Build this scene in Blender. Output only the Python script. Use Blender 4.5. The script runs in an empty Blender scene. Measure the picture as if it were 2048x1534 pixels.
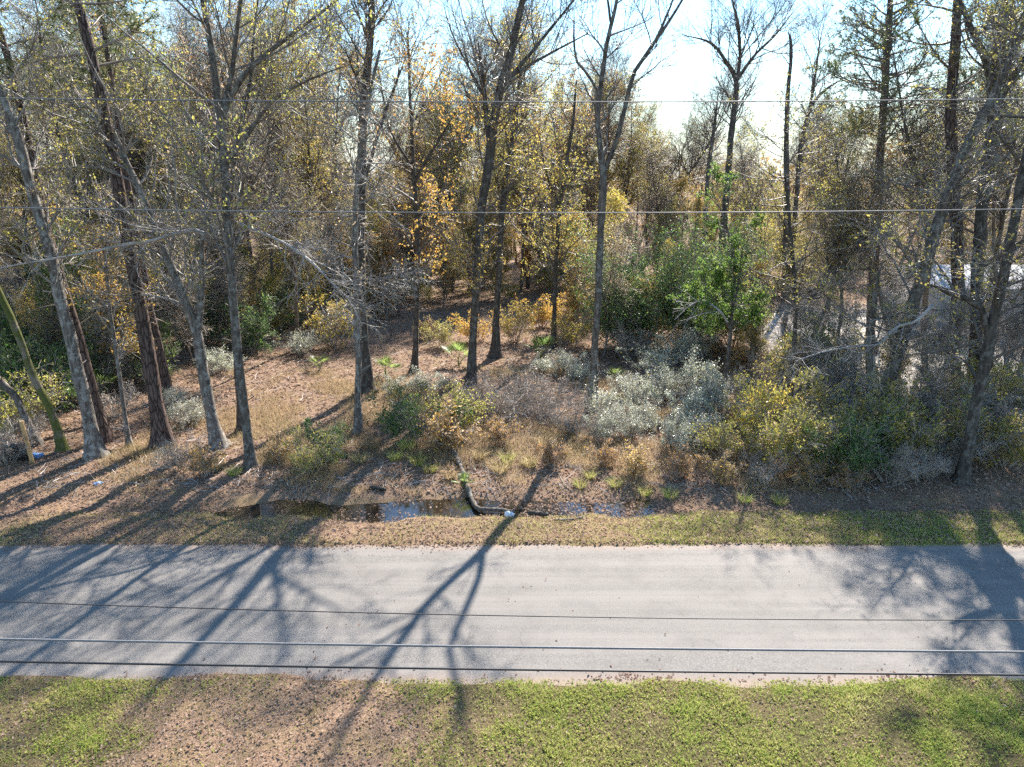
import bpy, math
import numpy as np
from mathutils import Vector

S = bpy.context.scene
COL = S.collection

# ------------------------------------------------------------------ camera, sky, sun, exposure
F_PX, CX, CY = 1384.0, 1024.0, 767.0
PITCH = math.radians(16.4)
CAM = np.array([0.0, 0.0, 10.0])
cam_d = bpy.data.cameras.new('camera'); cam = bpy.data.objects.new('camera', cam_d); COL.objects.link(cam)
cam.location = CAM; cam.rotation_euler = (math.pi/2 - PITCH, 0, 0)
cam_d.sensor_width = 36; cam_d.lens = 36*F_PX/2048; cam_d.clip_start = 0.1; cam_d.clip_end = 5000
S.camera = cam

SUN_AZ, SUN_EL = math.radians(20.8), math.radians(39.0)      # azimuth right of +Y
world = bpy.data.worlds.new('World'); S.world = world; world.use_nodes = True
wn, wl = world.node_tree.nodes, world.node_tree.links
sky = wn.new('ShaderNodeTexSky'); sky.sky_type = 'NISHITA'; sky.sun_disc = False
sky.sun_elevation = SUN_EL; sky.sun_rotation = SUN_AZ
sky.air_density = 1.25; sky.dust_density = 0.0; sky.ozone_density = 2.0
wtc = wn.new('ShaderNodeTexCoord'); wmap = wn.new('ShaderNodeMapping'); wmap.inputs['Scale'].default_value = (1.0, 1.0, 2.2)
wno = wn.new('ShaderNodeTexNoise'); wno.inputs['Scale'].default_value = 2.6; wno.inputs['Detail'].default_value = 3; wno.inputs['Roughness'].default_value = .6
wr = wn.new('ShaderNodeMapRange'); wr.inputs['From Min'].default_value = .54; wr.inputs['From Max'].default_value = .76; wr.inputs['To Max'].default_value = .7
wmix = wn.new('ShaderNodeMix'); wmix.data_type = 'RGBA'; wmix.inputs['B'].default_value = (2.9, 3.5, 4.2, 1)
wl.new(wtc.outputs['Generated'], wmap.inputs['Vector']); wl.new(wmap.outputs[0], wno.inputs['Vector'])
wl.new(wno.outputs['Fac'], wr.inputs['Value'])
wsx = wn.new('ShaderNodeSeparateXYZ'); wl.new(wtc.outputs['Generated'], wsx.inputs[0])
whz = wn.new('ShaderNodeMapRange'); whz.interpolation_type = 'SMOOTHSTEP'; whz.inputs['From Min'].default_value = .13; whz.inputs['From Max'].default_value = -.02; whz.inputs['To Max'].default_value = .9
wl.new(wsx.outputs['Z'], whz.inputs['Value'])            # pale haze all round the horizon
wmx = wn.new('ShaderNodeMath'); wmx.operation = 'MAXIMUM'; wl.new(wr.outputs[0], wmx.inputs[0]); wl.new(whz.outputs[0], wmx.inputs[1]); wl.new(wmx.outputs[0], wmix.inputs['Factor'])
whs = wn.new('ShaderNodeHueSaturation'); whs.inputs['Saturation'].default_value = 1.18
wl.new(sky.outputs[0], whs.inputs['Color']); wl.new(whs.outputs[0], wmix.inputs['A']); wl.new(wmix.outputs['Result'], wn['Background'].inputs['Color'])
wn['Background'].inputs['Strength'].default_value = 0.09

sun_d = bpy.data.lights.new('sun', 'SUN'); sun = bpy.data.objects.new('sun', sun_d); COL.objects.link(sun)
sun_d.energy = 4.5; sun_d.angle = math.radians(0.53); sun_d.color = (1.0, 0.92, 0.82)
sdir = Vector((math.sin(SUN_AZ)*math.cos(SUN_EL), math.cos(SUN_AZ)*math.cos(SUN_EL), math.sin(SUN_EL)))
sun.rotation_euler = sdir.to_track_quat('Z', 'Y').to_euler(); sun.location = (10, 30, 40)

S.view_settings.view_transform = 'Standard'; S.view_settings.look = 'None'
S.view_settings.exposure = 1.74; S.view_settings.gamma = 1.0; S.view_settings.use_curve_mapping = False
S.cycles.max_bounces = 10; S.cycles.diffuse_bounces = 6; S.cycles.glossy_bounces = 2
S.cycles.transmission_bounces = 6; S.cycles.transparent_max_bounces = 4
S.cycles.use_adaptive_sampling = True; S.cycles.adaptive_threshold = 0.025; S.cycles.use_denoising = False
S.cycles.sample_clamp_indirect = 6
world.cycles.sampling_method = 'MANUAL'; world.cycles.sample_map_resolution = 512

# ------------------------------------------------------------------ measuring the photograph's place
def ray(px, py):
    a, b = px - CX, CY - py
    return np.array([a, F_PX*math.cos(PITCH) + b*math.sin(PITCH), -F_PX*math.sin(PITCH) + b*math.cos(PITCH)])
def gp(px, py, z=0.0):
    d = ray(px, py); return CAM + d*((z - CAM[2])/d[2])
def at(px, py, Y):
    d = ray(px, py); return CAM + d*(Y/d[1])
def depth(p):
    q = np.asarray(p) - CAM
    return q[..., 1]*math.cos(PITCH) - q[..., 2]*math.sin(PITCH)
def to_px(p):
    q = np.asarray(p) - CAM; d = depth(p)
    up = q[..., 1]*math.sin(PITCH) + q[..., 2]*math.cos(PITCH)
    return CX + F_PX*q[..., 0]/d, CY - F_PX*up/d

# ------------------------------------------------------------------ mesh helpers
def mesh_np(name, verts, faces, mat=None, smooth=False, tone=None, attrs=None):
    verts = np.asarray(verts, np.float32).reshape(-1, 3); faces = np.asarray(faces, np.int32)
    me = bpy.data.meshes.new(name)
    n, k = faces.shape
    me.vertices.add(len(verts)); me.vertices.foreach_set('co', verts.ravel())
    me.loops.add(n*k); me.loops.foreach_set('vertex_index', faces.ravel())
    me.polygons.add(n)
    me.polygons.foreach_set('loop_start', np.arange(0, n*k, k, dtype=np.int32))
    me.polygons.foreach_set('loop_total', np.full(n, k, np.int32))
    me.polygons.foreach_set('use_smooth', np.full(n, smooth, bool))
    if tone is not None:
        a = me.attributes.new('tone', 'FLOAT', 'FACE'); a.data.foreach_set('value', np.asarray(tone, np.float32))
    for an, av in (attrs or {}).items():
        a = me.attributes.new(an, 'FLOAT', 'POINT'); a.data.foreach_set('value', np.asarray(av, np.float32))
    me.update(calc_edges=True)
    if mat: me.materials.append(mat)
    return me

FINE = {'crown', 'twigs', 'branches', 'foliage', 'needles', 'stems', 'blades'}
def merged(name, pieces):
    """one mesh from [(verts, faces, material, tone or None), ...] with a material slot each"""
    v, f = join([(a, b) for a, b, m, t in pieces])
    tone = np.concatenate([np.zeros(len(b)) if t is None else t for a, b, m, t in pieces])
    me = mesh_np(name, v, f, None, False, tone)
    mats = []
    for a, b, m, t in pieces:
        if m not in mats: mats.append(m)
    for m in mats: me.materials.append(m)
    me.polygons.foreach_set('material_index', np.concatenate([np.full(len(b), mats.index(m), np.int32) for a, b, m, t in pieces]))
    me.polygons.foreach_set('use_smooth', np.concatenate([np.full(len(b), t is None, bool) for a, b, m, t in pieces]))
    return me
def obj(name, me, parent=None, loc=None):
    o = bpy.data.objects.new(name, me); COL.objects.link(o)
    if parent and name in FINE: o['kind'] = 'stuff'
    if parent: o.parent = parent
    if loc is not None: o.location = loc
    return o
def tag(o, label, cat, group=None):
    o['label'] = label; o['category'] = cat
    if group: o['group'] = group
    return o
def kind(o, k, label=None, cat=None):
    o['kind'] = k
    if label: o['label'] = label
    if cat: o['category'] = cat
    return o
def empty(name, loc, label, cat, group=None):
    o = bpy.data.objects.new(name, None); COL.objects.link(o); o.location = loc; o.empty_display_size = .2
    return tag(o, label, cat, group)

def norm(v): return v/np.maximum(np.linalg.norm(v, axis=-1, keepdims=True), 1e-9)

def tubes(P, R, sides):
    P = np.asarray(P, float); R = np.asarray(R, float)
    if P.ndim == 2: P, R = P[None], R[None]
    N, M = P.shape[:2]
    T = norm(np.gradient(P, axis=1))
    mean = norm(P[:, -1] - P[:, 0] + 1e-6)
    ref = np.where((np.abs(mean[:, 2]) > .75)[:, None], np.array([1., 0, 0]), np.array([0, 0, 1.]))[:, None, :]
    U = norm(np.cross(T, np.broadcast_to(ref, T.shape))); V = np.cross(T, U)
    a = np.arange(sides)*2*math.pi/sides
    ring = P[:, :, None, :] + R[:, :, None, None]*(np.cos(a)[None, None, :, None]*U[:, :, None, :] + np.sin(a)[None, None, :, None]*V[:, :, None, :])
    i = np.arange(N)[:, None, None]*M*sides; j = np.arange(M - 1)[None, :, None]*sides; k = np.arange(sides)[None, None, :]; k2 = (k + 1) % sides
    f = np.stack(np.broadcast_arrays(i + j + k, i + j + k2, i + j + sides + k2, i + j + sides + k), -1).reshape(-1, 4)
    return ring.reshape(-1, 3), f

def join(parts):
    vs, fs, o = [], [], 0
    for v, f in parts:
        vs.append(v); fs.append(f + o); o += len(v)
    return np.concatenate(vs), np.concatenate(fs)

def leaves(rng, pos, size, width=.55, nbias=None, spread=.5):
    n = len(pos)
    s = size*rng.uniform(1 - spread, 1 + spread, n)[:, None]
    d = norm(rng.normal(size=(n, 3)))
    nn = rng.normal(size=(n, 3))
    if nbias is not None: nn = nn + np.array(nbias)
    side = norm(np.cross(d, nn)); up = np.cross(side, d)
    if nbias is not None and nbias[2] > 1:      # lying leaves: keep the blade near the ground plane
        d = norm(d*np.array([1, 1, .35])); side = norm(np.cross(d, nn)); up = np.cross(side, d)
    a = pos; m = pos + d*s*.45 + up*s*.06
    v = np.stack([a, m + side*s*width*.5 + up*s*.1, pos + d*s, m - side*s*width*.5 + up*s*.1], 1)
    return v.reshape(-1, 3), np.arange(4*n).reshape(n, 4)

def resample(pts, rad, n):
    """Catmull-Rom through the control points, evenly spaced in length."""
    pts = np.asarray(pts, float); rad = np.asarray(rad, float)
    p = np.vstack([2*pts[0] - pts[1], pts, 2*pts[-1] - pts[-2]])
    out, ro = [], []
    for i in range(len(pts) - 1):
        t = np.linspace(0, 1, 12, endpoint=False)[:, None]
        a, b, c, d = p[i], p[i+1], p[i+2], p[i+3]
        out.append(.5*((2*b) + (-a + c)*t + (2*a - 5*b + 4*c - d)*t**2 + (-a + 3*b - 3*c + d)*t**3))
        ro.append(rad[i] + (rad[i+1] - rad[i])*t[:, 0])
    out.append(pts[-1:]); ro.append(rad[-1:])
    out = np.vstack(out); ro = np.concatenate(ro)
    s = np.r_[0, np.cumsum(np.linalg.norm(np.diff(out, axis=0), axis=1))]
    q = np.linspace(0, s[-1], n)
    return np.stack([np.interp(q, s, out[:, k]) for k in range(3)], 1), np.interp(q, s, ro)

def grow(rng, PP, PR, n, t0, t1, L, ang, M, wob=.12, up=.1, rr=.5, rmin=.006, rmax=1., zmin=None, flat=0., tip=True):
    """n child branches sprouting from the parent polylines PP (N,P,3) with radii PR."""
    N, PM = PP.shape[:2]
    ln = np.linalg.norm(np.diff(PP, axis=1), axis=2).sum(1)
    idx = rng.choice(N, n*3, p=ln/ln.sum()); t = rng.uniform(t0, t1, n*3)
    s = t*(PM - 1.001); i = s.astype(int); f = (s - i)[:, None]
    base = PP[idx, i]*(1 - f) + PP[idx, i+1]*f
    if zmin is not None:
        ok = np.nonzero(base[:, 2] > zmin)[0]
    else: ok = np.arange(n*3)
    ok = ok[:n]; idx, t, i, f, base = idx[ok], t[ok], i[ok], f[ok], base[ok]; n = len(ok)
    T = norm(PP[idx, i+1] - PP[idx, i])
    r0 = np.clip((PR[idx, i]*(1 - f[:, 0]) + PR[idx, i+1]*f[:, 0])*rr, rmin, rmax)
    pr = rng.normal(size=(n, 3)); pr[:, 2] *= (1 - flat)
    pr = norm(pr - T*(pr*T).sum(1, keepdims=True))
    a = np.radians(rng.uniform(ang[0], ang[1], n))[:, None]
    d = norm(np.cos(a)*T + np.sin(a)*pr)
    Ls = rng.uniform(L[0], L[1], n)*(1 - .45*(t - t0)/max(t1 - t0, 1e-3))
    P = np.zeros((n, M, 3)); P[:, 0] = base
    cur = base.copy()
    for k in range(1, M):
        d = norm(d + wob*rng.normal(size=(n, 3)) + np.array([0, 0, up]))
        cur = cur + d*(Ls/(M - 1))[:, None]; P[:, k] = cur
    R = np.maximum(r0[:, None]*np.linspace(1, .12, M)[None]**.85, rmin)
    return P, R

def along(rng, P, n, t0=.2, t1=1.0, jit=.05):
    N, M = P.shape[:2]
    i = rng.integers(0, N, n); s = rng.uniform(t0, t1, n)*(M - 1.001); k = s.astype(int); f = (s - k)[:, None]
    return P[i, k]*(1 - f) + P[i, k+1]*f + rng.normal(size=(n, 3))*jit

def vnoise(x, y, scale, seed):
    r = np.random.default_rng(seed).random((128, 128))
    x = np.asarray(x)/scale + 1000.; y = np.asarray(y)/scale + 1000.
    xi, yi = np.floor(x).astype(int), np.floor(y).astype(int); fx, fy = x - xi, y - yi
    fx = fx*fx*(3 - 2*fx); fy = fy*fy*(3 - 2*fy)
    g = lambda a, b: r[a % 128, b % 128]
    return (g(xi, yi)*(1-fx) + g(xi+1, yi)*fx)*(1-fy) + (g(xi, yi+1)*(1-fx) + g(xi+1, yi+1)*fx)*fy
def fbm(x, y, scale, seed, oct=4):
    v, a, t = 0, 1., 0
    for o in range(oct):
        v = v + a*vnoise(x, y, scale/2**o, seed + o); t += a; a *= .5
    return v/t
def sstep(a, b, x):
    t = np.clip((np.asarray(x) - a)/(b - a), 0, 1); return t*t*(3 - 2*t)

# ------------------------------------------------------------------ materials
def nodes(name):
    m = bpy.data.materials.new(name); m.use_nodes = True
    return m, m.node_tree.nodes, m.node_tree.links, m.node_tree.nodes['Principled BSDF']
def noise(n, l, vec, scale, detail=5, rough=.6):
    t = n.new('ShaderNodeTexNoise'); t.inputs['Scale'].default_value = scale; t.inputs['Detail'].default_value = detail; t.inputs['Roughness'].default_value = rough
    if vec is not None: l.new(vec, t.inputs['Vector'])
    return t
def ramp(n, l, fac, stops):
    r = n.new('ShaderNodeValToRGB'); e = r.color_ramp.elements
    while len(e) < len(stops): e.new(.5)
    for k, (p, c) in enumerate(stops): e[k].position = p; e[k].color = (*c, 1)
    l.new(fac, r.inputs['Fac']); return r
def mixc(n, l, fac, a, b):
    m = n.new('ShaderNodeMix'); m.data_type = 'RGBA'
    for s, v in (('Factor', fac), ('A', a), ('B', b)):
        if hasattr(v, 'is_output') or isinstance(v, bpy.types.NodeSocket): l.new(v, m.inputs[s])
        elif s == 'Factor': m.inputs[s].default_value = v
        else: m.inputs[s].default_value = (*v, 1)
    return m.outputs['Result']
def bump(n, l, bs, h, strength, dist):
    b = n.new('ShaderNodeBump'); b.inputs['Strength'].default_value = strength; b.inputs['Distance'].default_value = dist
    l.new(h, b.inputs['Height']); l.new(b.outputs[0], bs.inputs['Normal'])
def pos(n): return n.new('ShaderNodeNewGeometry').outputs['Position']

def m_leaf(name, cols, transl=.58, rough=.42, spec=.5, var=.12):
    m, n, l, b = nodes(name)
    at_ = n.new('ShaderNodeAttribute'); at_.attribute_name = 'tone'
    stops = [(k/len(cols), c) for k, c in enumerate(cols)]
    r = ramp(n, l, at_.outputs['Fac'], stops); r.color_ramp.interpolation = 'LINEAR'
    oi = n.new('ShaderNodeObjectInfo'); hsv = n.new('ShaderNodeHueSaturation')
    mr = n.new('ShaderNodeMapRange'); mr.inputs['To Min'].default_value = 1 - var*2; mr.inputs['To Max'].default_value = 1 + var*2
    l.new(oi.outputs['Random'], mr.inputs['Value']); l.new(mr.outputs[0], hsv.inputs['Value'])
    mh = n.new('ShaderNodeMapRange'); mh.inputs['To Min'].default_value = .5 - var*.12; mh.inputs['To Max'].default_value = .5 + var*.12
    l.new(oi.outputs['Random'], mh.inputs['Value']); l.new(mh.outputs[0], hsv.inputs['Hue'])
    l.new(r.outputs[0], hsv.inputs['Color'])
    l.new(hsv.outputs[0], b.inputs['Base Color']); b.inputs['Roughness'].default_value = rough; b.inputs['Specular IOR Level'].default_value = spec
    tr = n.new('ShaderNodeBsdfTranslucent'); g = n.new('ShaderNodeGamma'); g.inputs['Gamma'].default_value = .72
    l.new(hsv.outputs[0], g.inputs['Color']); l.new(g.outputs[0], tr.inputs['Color'])
    mx = n.new('ShaderNodeMixShader'); mx.inputs['Fac'].default_value = transl
    l.new(b.outputs[0], mx.inputs[1]); l.new(tr.outputs[0], mx.inputs[2]); l.new(mx.outputs[0], n['Material Output'].inputs['Surface'])
    return m

def m_bark(name, dark, light, plates=False, moss=None, lichen=0.):
    m, n, l, b = nodes(name)
    mp = n.new('ShaderNodeMapping'); mp.inputs['Scale'].default_value = (1, 1, .22); l.new(pos(n), mp.inputs['Vector'])
    t = noise(n, l, mp.outputs[0], 11 if not plates else 7, 5, .72)
    h = t.outputs['Fac']
    if plates:
        v = n.new('ShaderNodeTexVoronoi'); v.feature = 'DISTANCE_TO_EDGE'; v.inputs['Scale'].default_value = 8
        l.new(mp.outputs[0], v.inputs['Vector'])
        mr = n.new('ShaderNodeMapRange'); mr.inputs['From Max'].default_value = .12; l.new(v.outputs['Distance'], mr.inputs['Value'])
        mu = n.new('ShaderNodeMath'); mu.operation = 'MULTIPLY'; l.new(mr.outputs[0], mu.inputs[0]); l.new(t.outputs['Fac'], mu.inputs[1]); h = mu.outputs[0]
    c = ramp(n, l, h, [(.34 if not plates else .05, dark), (.64, light)]).outputs[0]
    if lichen:
        t2 = noise(n, l, pos(n), 4.5, 5, .7); r2 = ramp(n, l, t2.outputs['Fac'], [(.52, (0, 0, 0)), (.58, (lichen,)*3)])
        c = mixc(n, l, r2.outputs[0], c, (.36, .36, .33))
    if moss:
        t3 = noise(n, l, pos(n), 1.7, 5, .6); r3 = ramp(n, l, t3.outputs['Fac'], [(.36, (0, 0, 0)), (.5, (.92,)*3)])
        c = mixc(n, l, r3.outputs[0], c, moss)
    l.new(c, b.inputs['Base Color']); b.inputs['Roughness'].default_value = .85; b.inputs['Specular IOR Level'].default_value = .25
    bump(n, l, b, h, .9, .05 if plates else .03)
    return m

def m_plain(name, c, rough=.6, metal=0., var=.15, scale=6, bmp=0):
    m, n, l, b = nodes(name)
    t = noise(n, l, pos(n), scale, 5)
    r = ramp(n, l, t.outputs['Fac'], [(.3, tuple(x*(1 - var) for x in c)), (.7, tuple(min(1, x*(1 + var)) for x in c))])
    l.new(r.outputs[0], b.inputs['Base Color']); b.inputs['Roughness'].default_value = rough; b.inputs['Metallic'].default_value = metal
    if bmp: bump(n, l, b, t.outputs['Fac'], .5, bmp)
    return m

def m_twig(name, c, var=.3):
    m, n, l, b = nodes(name)
    t = noise(n, l, pos(n), 2.3, 1, .5)
    r = ramp(n, l, t.outputs['Fac'], [(.3, tuple(x*(1 - var) for x in c)), (.7, tuple(x*(1 + var) for x in c))])
    l.new(r.outputs[0], b.inputs['Base Color']); b.inputs['Roughness'].default_value = .5; b.inputs['Specular IOR Level'].default_value = .35
    return m
BRANCH = {'grey': m_twig('branch_grey', (.15, .13, .115)), 'pale': m_twig('branch_pale', (.22, .20, .18)), 'dark': m_twig('branch_dark', (.11, .09, .074)), 'pine': m_twig('branch_pine', (.10, .075, .062))}
BRANCH['moss'] = BRANCH['grey']
BARK = {
 'grey': m_bark('bark_grey', (.03, .024, .019), (.165, .138, .115), lichen=.35),
 'pale': m_bark('bark_pale', (.05, .042, .035), (.225, .195, .17), lichen=.6),
 'dark': m_bark('bark_dark', (.028, .023, .019), (.11, .092, .076), lichen=.22),
 'pine': m_bark('bark_pine', (.03, .021, .018), (.15, .105, .09), plates=True),
 'moss': m_bark('bark_mossy', (.10, .085, .06), (.28, .24, .19), moss=(.085, .10, .02)),
 'twig': m_twig('twig_grey', (.31, .27, .23)),
 'twigb': m_twig('twig_brown', (.21, .17, .14)),
 'dead': m_twig('dead_wood', (.34, .31, .285)),
}
LEAF = {
 'olive': m_leaf('leaf_olive', [(.25, .25, .04), (.36, .32, .05), (.18, .21, .035), (.44, .34, .06)]),
 'yellow': m_leaf('leaf_yellow', [(.54, .37, .035), (.42, .33, .04), (.62, .43, .05), (.46, .26, .035)]),
 'orange': m_leaf('leaf_orange', [(.58, .26, .04), (.62, .36, .05), (.48, .18, .035), (.64, .43, .06)]),
 'brown': m_leaf('leaf_brown', [(.28, .185, .10), (.40, .27, .15), (.20, .13, .07), (.46, .32, .19)]),
 'green': m_leaf('leaf_green', [(.07, .21, .02), (.12, .31, .03), (.055, .15, .02), (.22, .34, .04)], spec=.45, rough=.42),
 'dark': m_leaf('leaf_dark', [(.04, .085, .025), (.06, .12, .03), (.03, .06, .02), (.11, .17, .04)], spec=.4, rough=.45, transl=.4),
 'silver': m_leaf('leaf_silver', [(.60, .66, .54), (.70, .74, .64), (.46, .53, .40), (.74, .75, .66), (.34, .38, .24)], transl=.5, rough=.26, spec=1.),
 'needle': m_leaf('pine_needle', [(.055, .085, .02), (.09, .12, .03), (.045, .07, .02), (.15, .14, .04)], transl=.3),
 'litter': m_leaf('fallen_leaf', [(.30, .20, .147), (.42, .295, .225), (.16, .105, .072), (.48, .36, .285), (.36, .22, .14)], transl=.4, rough=.75, spec=.12),
 'grass': m_leaf('grass_blade', [(.19, .28, .04), (.31, .39, .06), (.42, .42, .10), (.50, .41, .19)], transl=.4, rough=.6, spec=.25),
 'straw': m_leaf('straw_blade', [(.46, .34, .17), (.36, .25, .12), (.54, .41, .22), (.30, .24, .09)], transl=.4, rough=.6, spec=.2),
 'palm': m_leaf('palmetto_blade', [(.11, .20, .03), (.16, .27, .04), (.22, .27, .06), (.08, .14, .025)], spec=.6),
}

# ------------------------------------------------------------------ the ground
ROAD0, ROAD1 = 12.05, 17.62
def hz(x, y):
    x = np.asarray(x, float); y = np.asarray(y, float)
    e0 = .30*(fbm(x, y*0+3, 1.6, 5) - .5)*2 + .13*np.sin(x*.35 + 1)
    e1 = .26*(fbm(x, y*0+9, 1.1, 15) - .5)*2
    inside = sstep(ROAD0 - .25, ROAD0 + .25, y + e0)*(1 - sstep(ROAD1 - .2, ROAD1 + .2, y + e1))
    z = .045 - .09*inside
    z = z + .05*(fbm(x, y, 1.1, 21) - .5)*(1 - inside)
    wet = 1 - sstep(3.0, 6.5, x) + 0*x
    wet = wet*(sstep(-9.5, -6.8, x)*.75 + .25)
    yc = 20.25 + .5*(fbm(x, y*0, 2.4, 33, 3) - .5)*2
    pud = .62 + .75*(fbm(x, y*.6, 2.6, 35, 3) - .5)*2
    z = z - (.15 + .33*wet*np.clip(pud, .25, 1.1))*np.exp(-((y - yc)/.85)**2) + .16*(fbm(x, y, .6, 37, 3) - .5)*np.exp(-((y - yc)/1.2)**2)
    fo = sstep(21.0, 24., y)
    z = z + fo*(.10 + .5*(fbm(x, y, 9., 41) - .5) + .12*(fbm(x, y, 1.6, 47) - .5))
    return z

def gravel_mask(x, y):
    return sstep(0, 3, x - (12.5 + .13*(y - 30)))*sstep(29, 33, y)*(1 - sstep(50, 60, y))
def dry_patch(x, y):      # worn, leaf-strewn patch on the near verge
    m = np.exp(-(((x + 4.7)/3.3)**2 + ((y - 10.7)/2.)**2))
    return np.clip(m*1.5 + (fbm(x, y, 1.4, 61) - .5)*1.1, 0, 1)

def build_ground():
    xs = np.unique(np.round(np.r_[-2500, -900, -400, -200, -120, np.arange(-90, -24, 2.), np.arange(-24, 30, .3), np.arange(30, 92, 2.), 120, 200, 400, 900, 2500], 3))
    ys = np.unique(np.round(np.r_[-2500, -900, -300, -100, -40, -15, -5, 0, 4, 7, np.arange(8, 36, .19), np.arange(36, 70, .7), np.arange(70, 130, 4.), 160, 240, 400, 900, 2500], 3))
    X, Y = np.meshgrid(xs, ys, indexing='ij'); Z = hz(X, Y)
    far = sstep(80, 140, np.hypot(X, Y)); Z = Z*(1 - far)
    nx, ny = X.shape
    a = np.arange(nx - 1)[:, None]*ny + np.arange(ny - 1)[None]
    f = np.stack([a, a + ny, a + ny + 1, a + 1], -1).reshape(-1, 4)
    green = np.where(Y < 14, .95 - .95*dry_patch(X, Y), 0)
    v = sstep(17.5, 17.8, Y)*(1 - sstep(19.3, 20.1, Y))
    green = green + v*np.clip(.15 + .75*sstep(2, 7, X) + (fbm(X, Y, 1.7, 71) - .5)*1.2, 0, 1)
    gravel = gravel_mask(X, Y)
    m, n, l, b = nodes('ground')
    p = pos(n)
    ga = n.new('ShaderNodeAttribute'); ga.attribute_name = 'green'; gb = n.new('ShaderNodeAttribute'); gb.attribute_name = 'gravel'
    t1 = noise(n, l, p, 1.1, 6, .65); t2 = noise(n, l, p, 26, 4, .7)
    litter = ramp(n, l, t2.outputs['Fac'], [(.3, (.08, .05, .033)), (.5, (.23, .15, .10)), (.7, (.42, .295, .205))]).outputs[0]
    straw = ramp(n, l, t2.outputs['Fac'], [(.3, (.11, .075, .038)), (.7, (.34, .245, .135))]).outputs[0]
    c = mixc(n, l, ramp(n, l, t1.outputs['Fac'], [(.48, (0, 0, 0)), (.62, (.8, .8, .8))]).outputs[0], litter, straw)
    gr = ramp(n, l, t2.outputs['Fac'], [(.3, (.035, .032, .013)), (.55, (.10, .085, .037)), (.75, (.26, .20, .11))]).outputs[0]
    c = mixc(n, l, ga.outputs['Fac'], c, gr)
    gv = ramp(n, l, t2.outputs['Fac'], [(.3, (.36, .33, .29)), (.7, (.62, .58, .52))]).outputs[0]
    c = mixc(n, l, gb.outputs['Fac'], c, gv)
    l.new(c, b.inputs['Base Color']); b.inputs['Roughness'].default_value = .95; b.inputs['Specular IOR Level'].default_value = .15
    bump(n, l, b, t2.outputs['Fac'], .8, .05)
    me = mesh_np('ground', np.stack([X, Y, Z], -1), f, m, True, attrs={'green': np.clip(green, 0, 1).ravel(), 'gravel': gravel.ravel()})
    kind(obj('ground', me), 'structure')
build_ground()

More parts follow.
